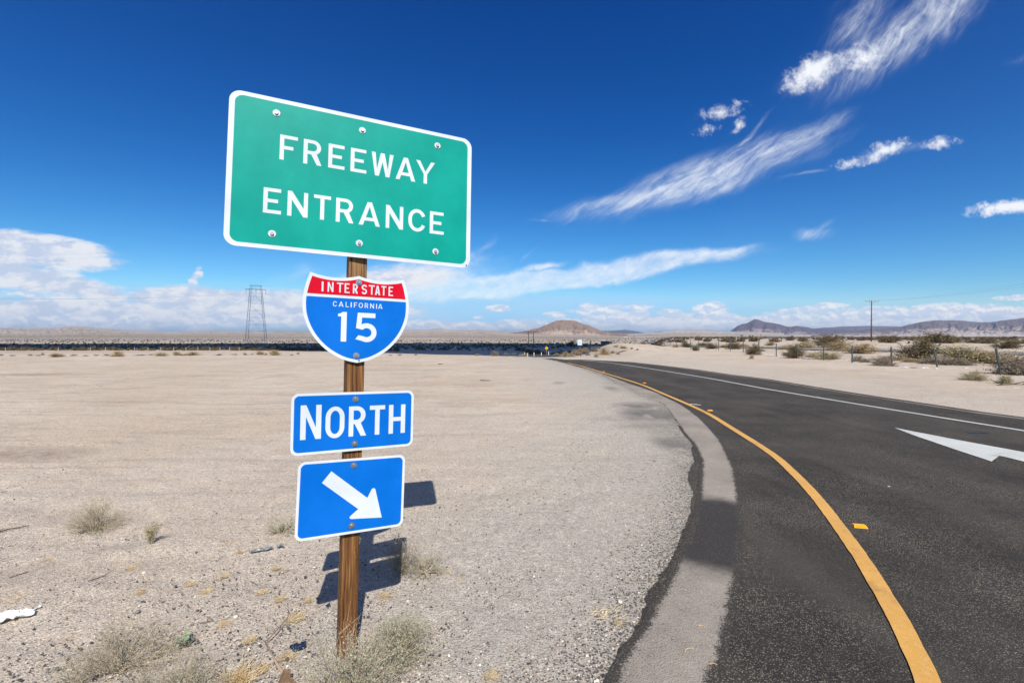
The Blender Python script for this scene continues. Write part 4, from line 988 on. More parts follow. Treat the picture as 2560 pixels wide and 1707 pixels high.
# small round leafed green plant
rng = np.random.default_rng(5); gp = empty('small_green_plant', on(466, 1612)); tag(gp, 'small pale green plant with round leaves inside the sprawling thorny shrub', 'plant')
mb = MB()
for i in range(26):
    a = rng.uniform(0, 6.28); r_ = rng.uniform(0, .05); c0 = Vector((r_*math.cos(a), r_*math.sin(a), rng.uniform(.015, .055))); nrm = Vector((rng.normal()*.5, rng.normal()*.5, 1)).normalized()
    e1 = nrm.orthogonal().normalized(); e2 = nrm.cross(e1); rr = rng.uniform(.009, .016)
    mb.add([c0+e1*rr*math.cos(k*.785)+e2*rr*math.sin(k*.785) for k in range(8)], [tuple(range(8))])
mb.build('leaves', [mat_plant('mint_leaf', (.22, .30, .18), (.30, .38, .25))], gp)
mb = MB()
for i in range(8):
    a = i*.8; mb.tube([(0, 0, -.01), (math.cos(a)*.03, math.sin(a)*.03, .02), (math.cos(a)*.045, math.sin(a)*.045, .045)], [.002, .0015, .001], 4)
mb.build('stems', [MP_grey], gp)

# dry grass tufts close by: stubble
def tuft(seed, R_, H_, n):
    rng = np.random.default_rng(seed); az_ = rng.uniform(0, 6.28, n); rr = R_*np.sqrt(rng.uniform(0, 1, n))
    b0 = np.c_[rr*np.cos(az_)*.6, rr*np.sin(az_)*.6, np.full(n, -.004)]
    tip = b0+np.c_[rng.normal(0, R_*.5, n), rng.normal(0, R_*.5, n), H_*rng.uniform(.4, 1, n)]
    mid = (b0+tip)/2+rng.normal(0, R_*.12, (n, 3))
    V, F, _ = tubes(b0, mid, tip, .0009, .0005, 3, 3); return make_mesh('grass_tuft', V, F, MP_straw)
tm = [tuft(80+i, .055, .026, 110) for i in range(4)]
spots = [(740, 1545, 1.2), (722, 1640, .9), (598, 1688, 1.7), (625, 1600, .8), (655, 1672, .8), (962, 1490, .8), (610, 1700, 1.3), (560, 1560, .8), (330, 1420, .8), (515, 1478, .9), (475, 1460, .7), (1120, 1430, .7),
         (700, 1498, .8), (690, 1420, .7), (118, 1400, .7), (230, 1395, .6), (655, 1480, .8), (20, 1480, 1.0), (40, 1500, 1.1), (770, 1500, .7), (1545, 1560, .6), (560, 1440, .8), (350, 1480, .7), (1150, 1450, .8), (1230, 1690, .9), (600, 1380, .6)]
for i, (a, b, s_) in enumerate(spots):
    o = link('grass_tuft', tm[i % 4], None, on(a, b), (0, 0, i*1.3), (s_, s_, s_*.8))
    tag(o, 'small patch of golden dead grass on the sand around the sign', 'dry grass', 'golden grass tufts on the near sand')

# twigs
def twig_mesh(seed, L, r, bends=4, forks=1):
    rng = np.random.default_rng(seed); mb = MB(); p = Vector((-L/2, 0, r)); pts = [p.copy()]; a = rng.normal()*.2
    for i in range(bends):
        a += rng.normal()*.35; p = p+Vector((math.cos(a), math.sin(a), rng.normal()*.08))*L/bends; p.z = max(r*.8, p.z); pts.append(p.copy())
    mb.tube(pts, [r*(1-.6*i/bends) for i in range(bends+1)], 5)
    for f in range(forks):
        q = pts[1+f % (bends-1)]; b = a+rng.choice([-1, 1])*.7
        mb.tube([q, q+Vector((math.cos(b), math.sin(b), .25))*L*.18, q+Vector((math.cos(b*.8), math.sin(b*.8), .2))*L*.33], [r*.55, r*.4, r*.2], 4)
    return mb
M_twd = simple('dark_twig', (.07, .05, .04), .8, 0, .3, 60); M_twl = simple('bleached_twig', (.42, .30, .20), .8, 0, .3, 60); M_twb = simple('brown_twig', (.20, .12, .07), .8, 0, .3, 60)
tw = [(10, 1328, .30, .008, 62, M_twd, 'thick dark stick entering from the left edge'), (66, 1433, .16, .0035, 50, M_twd, 'dark crooked twig above the white paper scrap'), (262, 1440, .17, .0028, 50, M_twd, 'long thin dark twig between the two sparse shrubs'),
      (490, 1262, .11, .0028, 40, M_twb, 'short brown twig left of the arrow panel'), (165, 1433, .05, .004, 40, M_twd, 'short dark splinter right of the crooked twig'), (741, 1572, .30, .0035, 42, M_twb, 'long curved brown twig left of the post foot'),
      (716, 1428, .10, .0035, 30, M_twb, 'forked brown twig left of the panel shadow'), (545, 1540, .18, .0022, 48, M_twd, 'thin dark twig beside the white pebble'), (1140, 1395, .05, .004, 10, M_twd, 'small black splinter right of the pale shrub'),
      (395, 1240, .13, .002, 35, M_twb, 'faint thin twig above the lone shrub'), (410, 1312, .12, .003, 10, M_twb, 'reddish brown twig right of the tiny upright shrub'), (640, 1455, .08, .003, -10, M_twb, 'short reddish twig below the grey plastic scrap'),
      (700, 1285, .07, .002, 15, M_twb, 'tiny twig above the faint green shrub'), (1215, 952, .42, .02, -5, M_twd, 'dark charred stick lying far out on the sand right of the shield'), (1103, 911, .35, .02, 8, M_twd, 'small dark stick on the sand near the rim'),
      (705, 1215, .05, .002, 20, M_twd, 'tiny dark twig left of the arrow panel top'), (560, 1395, .07, .002, 15, M_twd, 'thin twig on the sand below the tiny upright shrub'), (600, 1430, .05, .003, -5, M_twd, 'short flat dark twig left of the panel shadow')]
for i, (a, b, L, r, ang, mt, lab) in enumerate(tw):
    o = twig_mesh(200+i, L, r, 5, 1 if L > .1 else 0).build('twig', [mt], None, True, on(a, b), (0, 0, R(ang))); tag(o, lab, 'twig')
# root-like branch with a wood chunk at the bottom edge
rb = empty('broken_branch', on(690, 1668)); tag(rb, 'broken forked branch lying at the bottom edge left of the post', 'branch')
mb = MB(); P0 = Vector(on(662, 1608)); P1 = Vector(on(690, 1660)); P2 = Vector(on(715, 1700)); P3 = Vector(on(740, 1722)); o0 = Vector(rb.location)
mb.tube([p-o0+Vector((0, 0, .012)) for p in (P0, P1, P2, P3)], [.003, .006, .009, .006], 6); mb.build('limb', [M_twl], rb, True)
mb = MB(); c = Vector(on(712, 1712))-o0
mb.box(c+Vector((0, 0, .03)), (.045, .035, .08), Matrix.Rotation(.3, 3, 'Y') @ Matrix.Rotation(.5, 3, 'Z'), 0, .7); mb.box(c+Vector((.03, -.01, .02)), (.03, .03, .05), Matrix.Rotation(-.6, 3, 'Y'), 0, .6); mb.build('wood_chunk', [M_twb], rb)
# straw cluster on the gravel
sc_ = empty('straw_bundle', on(1510, 1534)); tag(sc_, 'little scatter of pale broken straw on the gravel beside the road edge', 'straw'); mb = MB(); rng = random.Random(4)
for i in range(17):
    x_, y_ = rng.uniform(-.09, .09), rng.uniform(-.06, .06); a = rng.uniform(-.6, .9); L = rng.uniform(.03, .10)
    mb.tube([(x_, y_, .003), (x_+math.cos(a)*L*.5, y_+math.sin(a)*L*.5, .010), (x_+math.cos(a+.3)*L, y_+math.sin(a+.3)*L, .004)], [.0022, .0022, .0012], 4)
mb.build('stalks', [MP_straw], sc_)
for (a, b, rz_, lab) in ((1735, 1640, 1.2, 'curled pale straw on the dusty road strip near the bottom edge'), (1755, 1575, .4, 'small curled straw on the dusty strip above the bigger one'), (1785, 1672, .5, 'short straw at the edge of the dark asphalt')):
    mb = MB(); s_ = 1 if b > 1600 and b < 1660 else .55
    mb.tube([(math.cos(k*.35)*.045*s_, math.sin(k*.35)*.045*s_, .013) for k in range(6)], .0022, 4); o = mb.build('straw', [MP_straw], None, True, (*G(a, b), 0), (0, 0, rz_)); tag(o, lab, 'straw')

# litter
def crumple(name, loc, w, l, h, mat, seed, label, cat, rz=0, n=14, rag=.3):
    rng = np.random.default_rng(seed); xs, ys_ = np.meshgrid(np.linspace(-w/2, w/2, n), np.linspace(-l/2, l/2, n))
    zz = np.abs(fbm(xs/w*4+seed, ys_/l*4, 4, seed, .7))*h*2.2+.004
    xs = xs+fbm(ys_/l*5, xs/w*5+3, 3, seed+1)*w*rag; ys_ = ys_+fbm(xs/w*5+9, ys_/l*5, 3, seed+2)*l*rag
    idx = np.arange(n*n).reshape(n, n); F = np.stack([idx[:-1, :-1], idx[:-1, 1:], idx[1:, 1:], idx[1:, :-1]], -1).reshape(-1, 4)
    o = link(name, make_mesh(name, np.stack([xs, ys_, zz], -1).reshape(-1, 3), F, mat, True), None, loc, (0, 0, rz))
    sm = o.modifiers.new('s', 'SOLIDIFY'); sm.thickness = .0012
    tag(o, label, cat); return o
M_paper = simple('white_paper', (.80, .80, .80), .7, 0, .06, 40); M_plas = simple('grey_plastic', (.20, .22, .23), .35, 0, .4, 60)
M_navy = simple('navy_plastic', (.02, .035, .07), .25, 0, .3, 30); M_bluep = simple('blue_plastic', (.05, .22, .50), .5); M_pinkp = simple('pink_plastic', (.75, .25, .32), .5); M_blk = simple('black_rubber', (.02, .02, .02), .6)
crumple('paper_scrap', on(30, 1545), .21, .10, .06, M_paper, 3, 'crumpled white paper scrap at the left edge of the sand', 'paper', R(32))
crumple('plastic_scrap', on(652, 1376), .15, .03, .03, M_plas, 5, 'thin crumpled grey plastic strip left of the sign post', 'litter', R(28))
crumple('plastic_scrap', on(700, 1366), .04, .03, .03, M_plas, 6, 'small crumpled grey plastic piece at the end of the strip', 'litter', R(60))
crumple('plastic_shard', on(747, 1620), .07, .05, .045, M_navy, 7, 'glossy dark blue shard left of the post foot', 'litter', R(35), 10)
crumple('plastic_shard', on(820, 1513), .025, .015, .012, M_navy, 8, 'tiny dark shard at the corner of the panel shadow', 'litter', R(50), 6)
for (a, b, s_, lab) in ((1079, 1519, .016, 'black chip right of the round shrub'), (1117, 1418, .014, 'black chip right of the sprawling shrub'), (1116, 1560, .012, 'small dark flake beside the round shrub'), (1330, 1135, .02, 'dark chip on the open gravel'), (1310, 1165, .012, 'reddish chip on the open gravel')):
    crumple('chip', on(a, b), s_, s_*.7, s_*.4, M_blk, 9, lab, 'litter', 0, 5)
M_stone = simple('pale_stone', (.62, .55, .48), .85, 0, .15, 50)
def stone(loc, r, seed, mat, label, cat='stone'):
    rng = np.random.default_rng(seed); import bmesh
    bm = bmesh.new(); bmesh.ops.create_icosphere(bm, subdivisions=2, radius=r)
    for v__ in bm.verts: v__.co *= 1+rng.normal()*.06; v__.co.z *= .65
    me = bpy.data.meshes.new('stone'); bm.to_mesh(me); bm.free(); me.materials.append(mat); me.polygons.foreach_set('use_smooth', [True]*len(me.polygons))
    o = link('stone', me, None, (loc[0], loc[1], r*.4)); tag(o, label, cat); return o
stone(on(589, 1543), .014, 1, M_stone, 'rounded pale pink pebble on the sand left of the post'); stone(on(360, 1433), .014, 2, M_stone, 'dusty pebble on the sand below the tiny upright shrub')
stone(on(344, 1530), .013, 3, simple('grey_stone', (.2, .2, .2), .8), 'dark grey pebble above the wide thorny shrub'); stone(on(348, 1515), .008, 4, M_stone, 'very small pale pebble beside the dark grey one')
stone(on(462+1400-312, 1506), .016, 5, M_stone, 'pale stone near the straw scatter on the gravel'); stone(on(1900-30, 870+60), .03, 6, M_stone, 'white stone on the far shoulder')

# gravel: loose stones near the camera, too many to count
def gravel():
    rng = np.random.default_rng(12); n = 70000
    dpt = 1.3/(1-rng.uniform(0, 1, n)*.86); dpt = np.minimum(dpt, 9); uu = rng.uniform(-1.25, .75, n); x = uu*dpt; y = dpt
    rd = seg_dist(x, y, left_w); ip = in_poly(x, y, np.array(resample(asph_loop, .15)))
    keep = (~ip) & (rng.uniform(0, 1, n) < np.clip(1.1-rd*.35, .28, 1)*np.clip(fbm(x*2, y*2, 3, 3)*3+.75, .2, 1))
    x, y = x[keep], y[keep]; n = len(x)
    phi = (1+5**.5)/2; ico = np.array([(-1, phi, 0), (1, phi, 0), (-1, -phi, 0), (1, -phi, 0), (0, -1, phi), (0, 1, phi), (0, -1, -phi), (0, 1, -phi), (phi, 0, -1), (phi, 0, 1), (-phi, 0, -1), (-phi, 0, 1)])/1.9
    fi = np.array([(0, 11, 5), (0, 5, 1), (0, 1, 7), (0, 7, 10), (0, 10, 11), (1, 5, 9), (5, 11, 4), (11, 10, 2), (10, 7, 6), (7, 1, 8), (3, 9, 4), (3, 4, 2), (3, 2, 6), (3, 6, 8), (3, 8, 9), (4, 9, 5), (2, 4, 11), (6, 2, 10), (8, 6, 7), (9, 8, 1)])
    s = rng.gamma(2.2, .0011, n)+.0016; s = np.minimum(s, .010)
    V = ico[None]*(1+rng.normal(0, .18, (n, 12, 1)))*s[:, None, None]*rng.uniform(.7, 1.3, (n, 1, 3)); V[..., 2] *= .7
    V += np.stack([x, y, s*.25], -1)[:, None]
    F = (fi[None]+np.arange(n)[:, None, None]*12).reshape(-1, 3)
    tone = np.repeat(rng.uniform(0, 1, n), 12)
    m, t, b = material('gravel_stone'); c = t.ramp(t.attr('tone'), [(0, (.035, .035, .04)), (.3, (.10, .095, .095)), (.5, (.25, .20, .16)), (.7, (.42, .35, .28)), (.88, (.55, .48, .40)), (1, (.74, .70, .64))])
    t.put(b.inputs['Base Color'], c); b.inputs['Roughness'].default_value = .9
    o = link('gravel', make_mesh('gravel', V.reshape(-1, 3), F, m, False, attrs={'tone': tone})); tag(o, 'loose gravel and small stones scattered over the near sand', 'gravel', kind='stuff')
gravel()

# tiny broken twigs and bark strewn over the sand, too many to count
def debris():
    r_ = np.random.default_rng(44); n = 2600; y = np.exp(r_.uniform(np.log(1.9), np.log(36), n)); x = r_.uniform(-1.2, .9, n)*y
    k = (fbm(x*.5, y*.5, 3, 8) > -.03) & ~in_poly(x, y, np.array(resample(asph_loop, .3))) & (r_.uniform(0, 1, n) < .75); x, y = x[k], y[k]; n = len(x)
    a = r_.normal(.45, .7, n); L = r_.uniform(.012, .05, n)*(1+y*.045)
    d = np.c_[np.cos(a), np.sin(a), r_.uniform(0, .15, n)]*L[:, None]; b0 = np.c_[x, y, height(x, y)+.006]
    mid = b0+d/2+r_.normal(0, .12, (n, 3))*L[:, None]*np.array([1, 1, .2]); r0 = (.0011+.00016*y)*r_.uniform(.6, 1.5, n)
    V, F, _ = tubes(b0, mid, b0+d, r0, r0*.5, 3, 2); o = link('twig_debris', make_mesh('twig_debris', V, F, M_twb)); tag(o, 'tiny broken twigs and bark strewn over the sand', 'debris', kind='stuff')
debris()

# road reflectors
M_amb = simple('amber_plastic', (.95, .42, .01), .35, 0, .08, 60); M_ambl = simple('amber_lens', (.98, .30, .0), .2, 0, .05, 60)
for (a, b, lab, dir_) in ((2148, 1317, 'nearest amber road reflector beside the yellow line', .15), (1775, 1027, 'second nearest amber road reflector beside the yellow line', .3), (1611, 958, 'third amber road reflector along the yellow line', .4), (1509, 929.5, 'fourth and smallest amber road reflector far along the yellow line', .5)):
    r = empty('road_reflector', (*G(a, b), .006), -.25 if a > 2000 else -.1); tag(r, lab, 'road reflector', 'amber reflectors along the yellow edge line')
    mb = MB(); w_, l_, h_ = .052, .04, .017
    mb.add([(-w_, -l_, 0), (w_, -l_, 0), (w_, l_, 0), (-w_, l_, 0), (-w_*.86, -l_*.45, h_), (w_*.86, -l_*.45, h_), (w_*.86, l_*.45, h_), (-w_*.86, l_*.45, h_)], [(4, 5, 6, 7), (0, 1, 5, 4), (1, 2, 6, 5), (2, 3, 7, 6), (3, 0, 4, 7)])
    mb.build('housing', [M_amb], r)
    mb = MB(); mb.add([(-w_*.85, -l_*.93, .0035), (w_*.85, -l_*.93, .0035), (w_*.75, -l_*.52, .0165), (-w_*.75, -l_*.52, .0165)], [(0, 1, 2, 3)]); mb.build('lens', [M_ambl], r)
crumple('paper_scrap', (*G(1738, 1012), .006), .25, .05, .01, M_paper, 12, 'thin white scrap on the asphalt by the yellow line', 'paper', -.6)
crumple('paper_scrap', (*G(2222, 1218), .006), .02, .015, .01, M_paper, 13, 'tiny white speck of litter in the lane', 'paper')
mb = MB(); mb.box((0, 0, .004), (.32, .07, .008)); o = mb.build('tar_patch', [simple('tar', (.012, .012, .018), .35)], None, False, (*G(2443, 1082.5), .006), (0, 0, .05)); tag(o, 'small black tar patch between the white arrow and the edge line', 'tar patch')

# ------------------------------------------------------------------ bushes in the middle distance
def brush_set(kind, seed, full):
    k = dict(creosote=(MP_darkst, MP_olive, .75, 1.0), tan=(MP_tan, MP_tan, .85, .9), grey=(MP_grey, MP_grey, .9, .8), ygreen=(MP_grey, MP_ygreen, .85, .9))[kind]
    n1, n2, n3, nl = (60, 340, 500, 2600 if kind == 'creosote' else 3400) if full else (20, 60, 0, 700)
    st, lv = bush(seed, .5, 1.0, n1, n2, .012 if kind == 'creosote' else .008, nl, .030 if full else .06, open_=k[2], n3=n3)
    # unit bush: width 1, height 1
    V = st[0].copy(); V2 = lv[0].copy()
    return make_mesh('stems', V, st[1], k[0]), make_mesh('leaves', V2, lv[1], k[1])
LIB = {}
for kd in ('creosote', 'tan', 'grey', 'ygreen'):
    LIB[kd] = [brush_set(kd, 300+j*7+len(kd), True) for j in range(3)]
LIBs = {kd: [brush_set(kd, 400+j*7+len(kd), False) for j in range(2)] for kd in ('creosote', 'tan', 'grey', 'ygreen')}
NAMES = dict(creosote=('creosote_bush', 'bush'), tan=('tumbleweed', 'tumbleweed'), grey=('dry_bush', 'bush'), ygreen=('rabbitbrush', 'bush'))
cnt = [0]
def put_bush(kind, px, py, wpx, hpx, label, group=None, z=0.0, small=False, d=None):
    if d is None: x, y = G(px, py, z)
    else: p = AT(px, py, d); x, y = p.x, p.y; z = p.z
    w_, h_ = wpx/FP*y, hpx/FP*y
    cnt[0] += 1; lib = (LIBs if small else LIB)[kind]; st, lv = lib[cnt[0] % len(lib)]
    nm, cat = NAMES[kind]
    r = empty(nm, (x, y, z), cnt[0]*1.7); tag(r, label, cat, group)
    sc = (w_*1.05, w_*1.05, h_*1.12)
    link('stems', st, r, sc=sc); link('leaves', lv, r, sc=sc)
    return r
BR = [
 ('creosote', 2075, 868, 62, 29, 'large dark creosote bush left of the tall wooden utility pole beyond the fence'),
 ('tan', 2093, 876, 48, 19, 'round tan tumbleweed at the foot of the large dark creosote bush'),
 ('ygreen', 2065, 898, 48, 19, 'grey green bush around the foot of the fifth fence post from the right'),
 ('tan', 2158, 884, 60, 23, 'wide golden tumbleweed right behind the fourth fence post from the right'),
 ('grey', 2208, 914, 41, 20, 'brown tangled bush just left of the third fence post from the right'),
 ('creosote', 2298, 900, 76, 46, 'tallest open creosote bush beside the second fence post from the right'),
 ('creosote', 2332, 857.7, 69, 24, 'dark creosote bush behind the frontage road above the tallest one'),
 ('ygreen', 2403, 906, 92, 37, 'large yellow green bush between the two rightmost fence posts'),
 ('grey', 2385, 912, 56, 17, 'low grey brush in front of the large yellow green bush'),
 ('tan', 2493, 909, 80, 27, 'golden bush behind the rightmost fence post'),
 ('grey', 2334, 909, 54, 14, 'low brown bush at the foot of the tallest creosote bush'),
 ('grey', 2548, 936, 76, 48, 'large brown bush at the right edge of the photo'),
 ('ygreen', 2435, 952, 44, 20, 'small yellow green bush in front of the fence on the gravel'),
 ('ygreen', 2512, 960, 26, 20, 'small bush with a dark stick at the right edge'),
 ('grey', 2167, 906, 23, 10, 'tiny brown bush right of the fourth fence post'),
 ('grey', 2145, 903.6, 21, 13, 'tiny grey bush touching the fourth fence post'),
 ('creosote', 2210, 853, 25, 14, 'dark creosote bush just right of the utility pole foot'),
 ('creosote', 2236, 852.7, 30, 12, 'second dark creosote bush right of the utility pole'),
 ('creosote', 2383, 856.6, 32, 11, 'dark bush on the bank right of the big creosote behind the frontage road'),
 ('creosote', 2438, 857.7, 30, 9, 'low dark bush on the bank above the gap between the last two fence posts'),
 ('creosote', 2470, 860, 32, 12, 'dark bush on the bank left of the rightmost fence post top'),
 ('creosote', 2509, 871, 46, 21, 'large dark bush on the bank directly behind the rightmost fence post top'),
 ('creosote', 2552, 863, 30, 14, 'dark bush on the bank at the right edge'),
 ('creosote', 1884, 887, 31, 22, 'compact dark creosote bush in front of the fence with blue litter beside it'),
 ('creosote', 1987, 895, 35, 32, 'tall dark bush behind the sixth fence post from the right'),
 ('creosote', 1833, 873, 28, 18, 'dark bush behind the fence just left of the compact creosote'),
 ('creosote', 1739, 877, 16, 11, 'small dark bush standing before the far fence posts'),
 ('creosote', 1782, 872, 26, 14, 'dark bush behind the middle fence posts'),
 ('creosote', 1757, 866, 24, 9, 'flat dark bush behind the far fence posts'),
 ('creosote', 1716, 869, 23, 14, 'dark brown bush at the far end of the near fence'),
 ('tan', 1688, 871, 16, 10, 'small tan bush at the far end of the near fence'),
 ('creosote', 1608, 866, 14, 11, 'small dark bush on top of the sand bank'),
 ('tan', 2016, 871, 33, 16, 'golden tumbleweed left of the large dark creosote bush'),
 ('tan', 1927, 864, 22, 9, 'tan bush far behind the fence'),
 ('tan', 1509, 887, 23, 16, 'largest tan bush on the sand bank facing the road'),
 ('tan', 1879, 897, 9, 10, 'dry sprig in front of the compact creosote bush'),
 ('grey', 1629, 878.5, 11, 7, 'leftmost of three small grey clumps on the sand before the fence'),
 ('grey', 1642, 878.5, 15, 8, 'middle of three small grey clumps on the sand before the fence'),
 ('grey', 1661, 880, 12, 6.5, 'rightmost of three small grey clumps on the sand before the fence'),
 ('tan', 1967, 890, 20, 9, 'low straw clump left of the tall dark bush'), ('tan', 2030, 893, 26, 9, 'low straw clump right of the tall dark bush'), ('tan', 2230, 900, 60, 9, 'band of low golden grass behind the third fence post'),
 ('tan', 2280, 905, 50, 8, 'low golden grass left of the tallest creosote'), ('tan', 2450, 905, 44, 14, 'golden clump between the yellow green bush and the rightmost post'), ('grey', 1900, 878, 22, 7, 'low grey clump behind the compact creosote'),
 ('ygreen', 1960, 874, 26, 9, 'pale green clump far behind the fence'), ('tan', 1810, 869, 18, 7, 'faint tan clump behind the middle fence posts'), ('tan', 1860, 868, 22, 8, 'faint tan clump left of the golden tumbleweed'),
]
for kd, a, b, w_, h_, lab in BR: put_bush(kd, a, b, w_, h_, lab, 'bushes along the wire fence')
# on the sand bank (crest about 0.6 m high)
for i, (kd, a, b, w_, h_) in enumerate([('ygreen', 1392, 891, 13, 7), ('tan', 1413, 889, 16, 9), ('tan', 1427, 892, 14, 9), ('tan', 1446, 889, 16, 10), ('tan', 1463, 880, 15, 9), ('grey', 1484, 879, 17, 11), ('ygreen', 1491, 894, 10, 10),
    ('grey', 1531, 883, 9, 6), ('grey', 1545, 886, 8, 7), ('tan', 1557, 872, 18, 7), ('grey', 1579, 872, 6, 5), ('grey', 1594, 875, 8, 4), ('tan', 1436, 882, 12, 7), ('tan', 1404, 894, 12, 6), ('grey', 1470, 888, 10, 6), ('tan', 1450, 877, 10, 6), ('grey', 1497, 872, 10, 5), ('tan', 1540, 868, 10, 5)]):
    # find the bank surface under this pixel
    for d in np.arange(33.6, 70, .2):
        p = AT(a, b, d)
        if p.z <= gz(p.x, p.y): break
    put_bush(kd, a, b, w_, h_, 'small dry bush among many on the sunlit sand bank beside the road', 'dry bushes on the sand bank', d=float(d), small=w_ < 9)
LT = [('tan', 144, 892, 24, 8, 'wide tan clump near the left edge of the sand rim'), ('tan', 294, 891.5, 24, 12, 'tall tan clump on the sand rim left of the green clump'), ('ygreen', 404, 889.5, 22, 8, 'greenish clump on the sand rim halfway to the pylon'),
      ('tan', 442, 888.5, 18, 9, 'tan clump right of the greenish one on the rim'), ('tan', 483, 888, 27, 7.5, 'long low clump on the rim left of the pylon'), ('tan', 650, 887, 15, 9, 'tan clump on the rim under the right leg of the pylon'),
      ('tan', 685, 888, 22, 12, 'large tan clump on the rim just right of the pylon'), ('grey', 1237, 889.7, 16, 11, 'dark spiky bush on the rim right of the shield'), ('ygreen', 1310, 891.8, 16, 8, 'round yellow green bush beside the white delineators'), ('ygreen', 1192, 889, 10, 4, 'small flat bush on the rim right of the shield'),
      ('grey', 107, 888, 5, 6, 'short dark upright stump on the rim at the left')]
for kd, a, b, w_, h_, lab in LT: put_bush(kd, a, b, w_, h_, lab, 'dry clumps along the sand rim')
for (a, b, w_, h_) in [(3, 889, 8, 5), (30, 890, 10, 4), (75, 889, 8, 5), (96, 889.5, 10, 4), (186, 889.5, 12, 4.5), (240, 889, 9, 4), (265, 889, 12, 5), (458, 888.5, 13, 6), (550, 888, 18, 4), (586, 887.5, 12, 4), (612, 887.6, 11, 6), (630, 886.5, 8, 3), (665, 887, 9, 5), (730, 888, 8, 4), (745, 886, 7, 6), (350, 889, 20, 4), (378, 888, 14, 3.5), (1000, 888, 10, 4), (1040, 887.5, 8, 4), (975, 889, 8, 3), (1265, 887, 12, 6), (1285, 886, 12, 5), (215, 890, 9, 3), (125, 889, 8, 3)]:
    put_bush('grey', a, b, w_, h_, 'small low grey clump among others along the sand rim', 'small grey clumps along the sand rim', small=True)

# ------------------------------------------------------------------ creosote scrub over the plain
rng = np.random.default_rng(77)
def scatter(n, dmin, dmax, umin, umax, s_lo, s_hi, seed, dens=None):
    r_ = np.random.default_rng(seed)
    y = np.exp(r_.uniform(np.log(dmin), np.log(dmax), n*2)) if dmax/dmin > 6 else np.sqrt(r_.uniform(dmin**2, dmax**2, n*2))
    x = r_.uniform(umin, umax, n*2)*y; k = np.ones(len(x), bool)
    if dens is not None: k = r_.uniform(0, 1, len(x)) < dens(x, y)
    x, y = x[k][:n], y[k][:n]; return x, y, r_.uniform(s_lo, s_hi, len(x))
parts = [scatter(1800, 162, 420, -1.25, .36, .8, 1.9, 1), scatter(9000, 420, 1500, -1.25, 1.2, 1.0, 2.2, 2), scatter(520, 146, 161, -1.25, -.25, .8, 1.7, 3), scatter(900, 95, 420, .30, 1.3, .9, 2.0, 4, lambda x, y: np.where((x/y > .62), 1, .55)*np.where(y > 100, 1, 0)*np.clip(fbm(x*.03, y*.03, 3, 5)*3+.7, 0, 1)),
         scatter(260, 92, 130, .03, .12, .5, 1.3, 5)]
sx = np.concatenate([p[0] for p in parts]); sy = np.concatenate([p[1] for p in parts]); ss_ = np.concatenate([p[2] for p in parts])
dl = seg_dist(sx, sy, lw); keep = (dl > 5) & ~((sx/sy > .7) & (sy < 96))
sx, sy, ss_ = sx[keep], sy[keep], ss_[keep]; szz = height(sx, sy)
order = np.argsort(-(ss_/sy)); big = order[:260]; rest = order[260:]
sm_lib = []
for j in range(4):
    st, lv = bush(500+j, .55, .62, 14, 30, .014, 260, .13, open_=.85)
    sm_lib.append((make_mesh('stems', st[0], st[1], MP_darkst), make_mesh('leaves', lv[0], lv[1], MP_scrub)))
for i in big:
    st, lv = sm_lib[i % 4]; s_ = float(ss_[i])
    r = empty('creosote_bush', (float(sx[i]), float(sy[i]), float(szz[i])), float(i)); r.scale = (s_, s_, s_)
    tag(r, 'small dark creosote bush among hundreds dotted over the desert plain', 'bush', 'creosote bushes on the plain')
    link('stems', st, r); link('leaves', lv, r)
n = len(rest); kq = 16; r_ = np.random.default_rng(9)
dirs = r_.normal(size=(n, kq, 3)); dirs /= np.linalg.norm(dirs, axis=2, keepdims=True); dirs[..., 2] = np.abs(dirs[..., 2])
pos = dirs*r_.uniform(.25, 1, (n, kq, 1))*np.array([.5, .5, .55])*ss_[rest][:, None, None]+np.stack([sx[rest], sy[rest], szz[rest]], -1)[:, None]
V, F = leaves(pos.reshape(-1, 3), np.repeat(ss_[rest], kq)*.36, r_, 1.5)
o = link('desert_scrub', make_mesh('desert_scrub', V, F, MP_scrub)); tag(o, 'countless dark creosote bushes speckling the far desert plain', 'scrub', kind='stuff')

# ------------------------------------------------------------------ wire fence on the right
M_fpost = simple('steel_fence_post', (.075, .10, .11), .55, .2, .2, 30); M_wire = simple('rusty_wire', (.10, .08, .07), .6, .5); M_fwood = simple('fence_wood', (.16, .10, .07), .8)
fp = [(2502, 936, 2489, 870.5), (2343.7, 917.5, 2333.5, 870.5), (2229, 914.2, 2227.3, 867), (2130, 907, 2129.7, 864.6), (2058.6, 900.3, 2058.6, 863.5), (1993, 896, 1992, 861), (1940.2, 890.5, 1940, 858.2), (1896, 884.5, 1896, 853), (1857.7, 880.3, 1857.7, 852.5), (1825.3, 877.8, 1825.3, 850), (1796, 875.5, 1796, 849), (1769.7, 873.8, 1769.7, 848), (1746.5, 872, 1746.5, 849), (1726, 873, 1726, 848), (1707.5, 869.7, 1707.5, 849), (1691, 868, 1691, 849), (1675, 867, 1675, 850), (1661.5, 866, 1661.5, 849), (1648.5, 865.5, 1648.5, 850), (1636.6, 865, 1636.6, 850)]
x0, y0 = G(fp[0][0], fp[0][1]); fence = empty('wire_fence', (x0, y0, 0)); tag(fence, 'low wire fence on leaning grey steel posts across the sand right of the road', 'fence')
fb_ = Vector((x0, y0, 0)); tops = []; bots = []
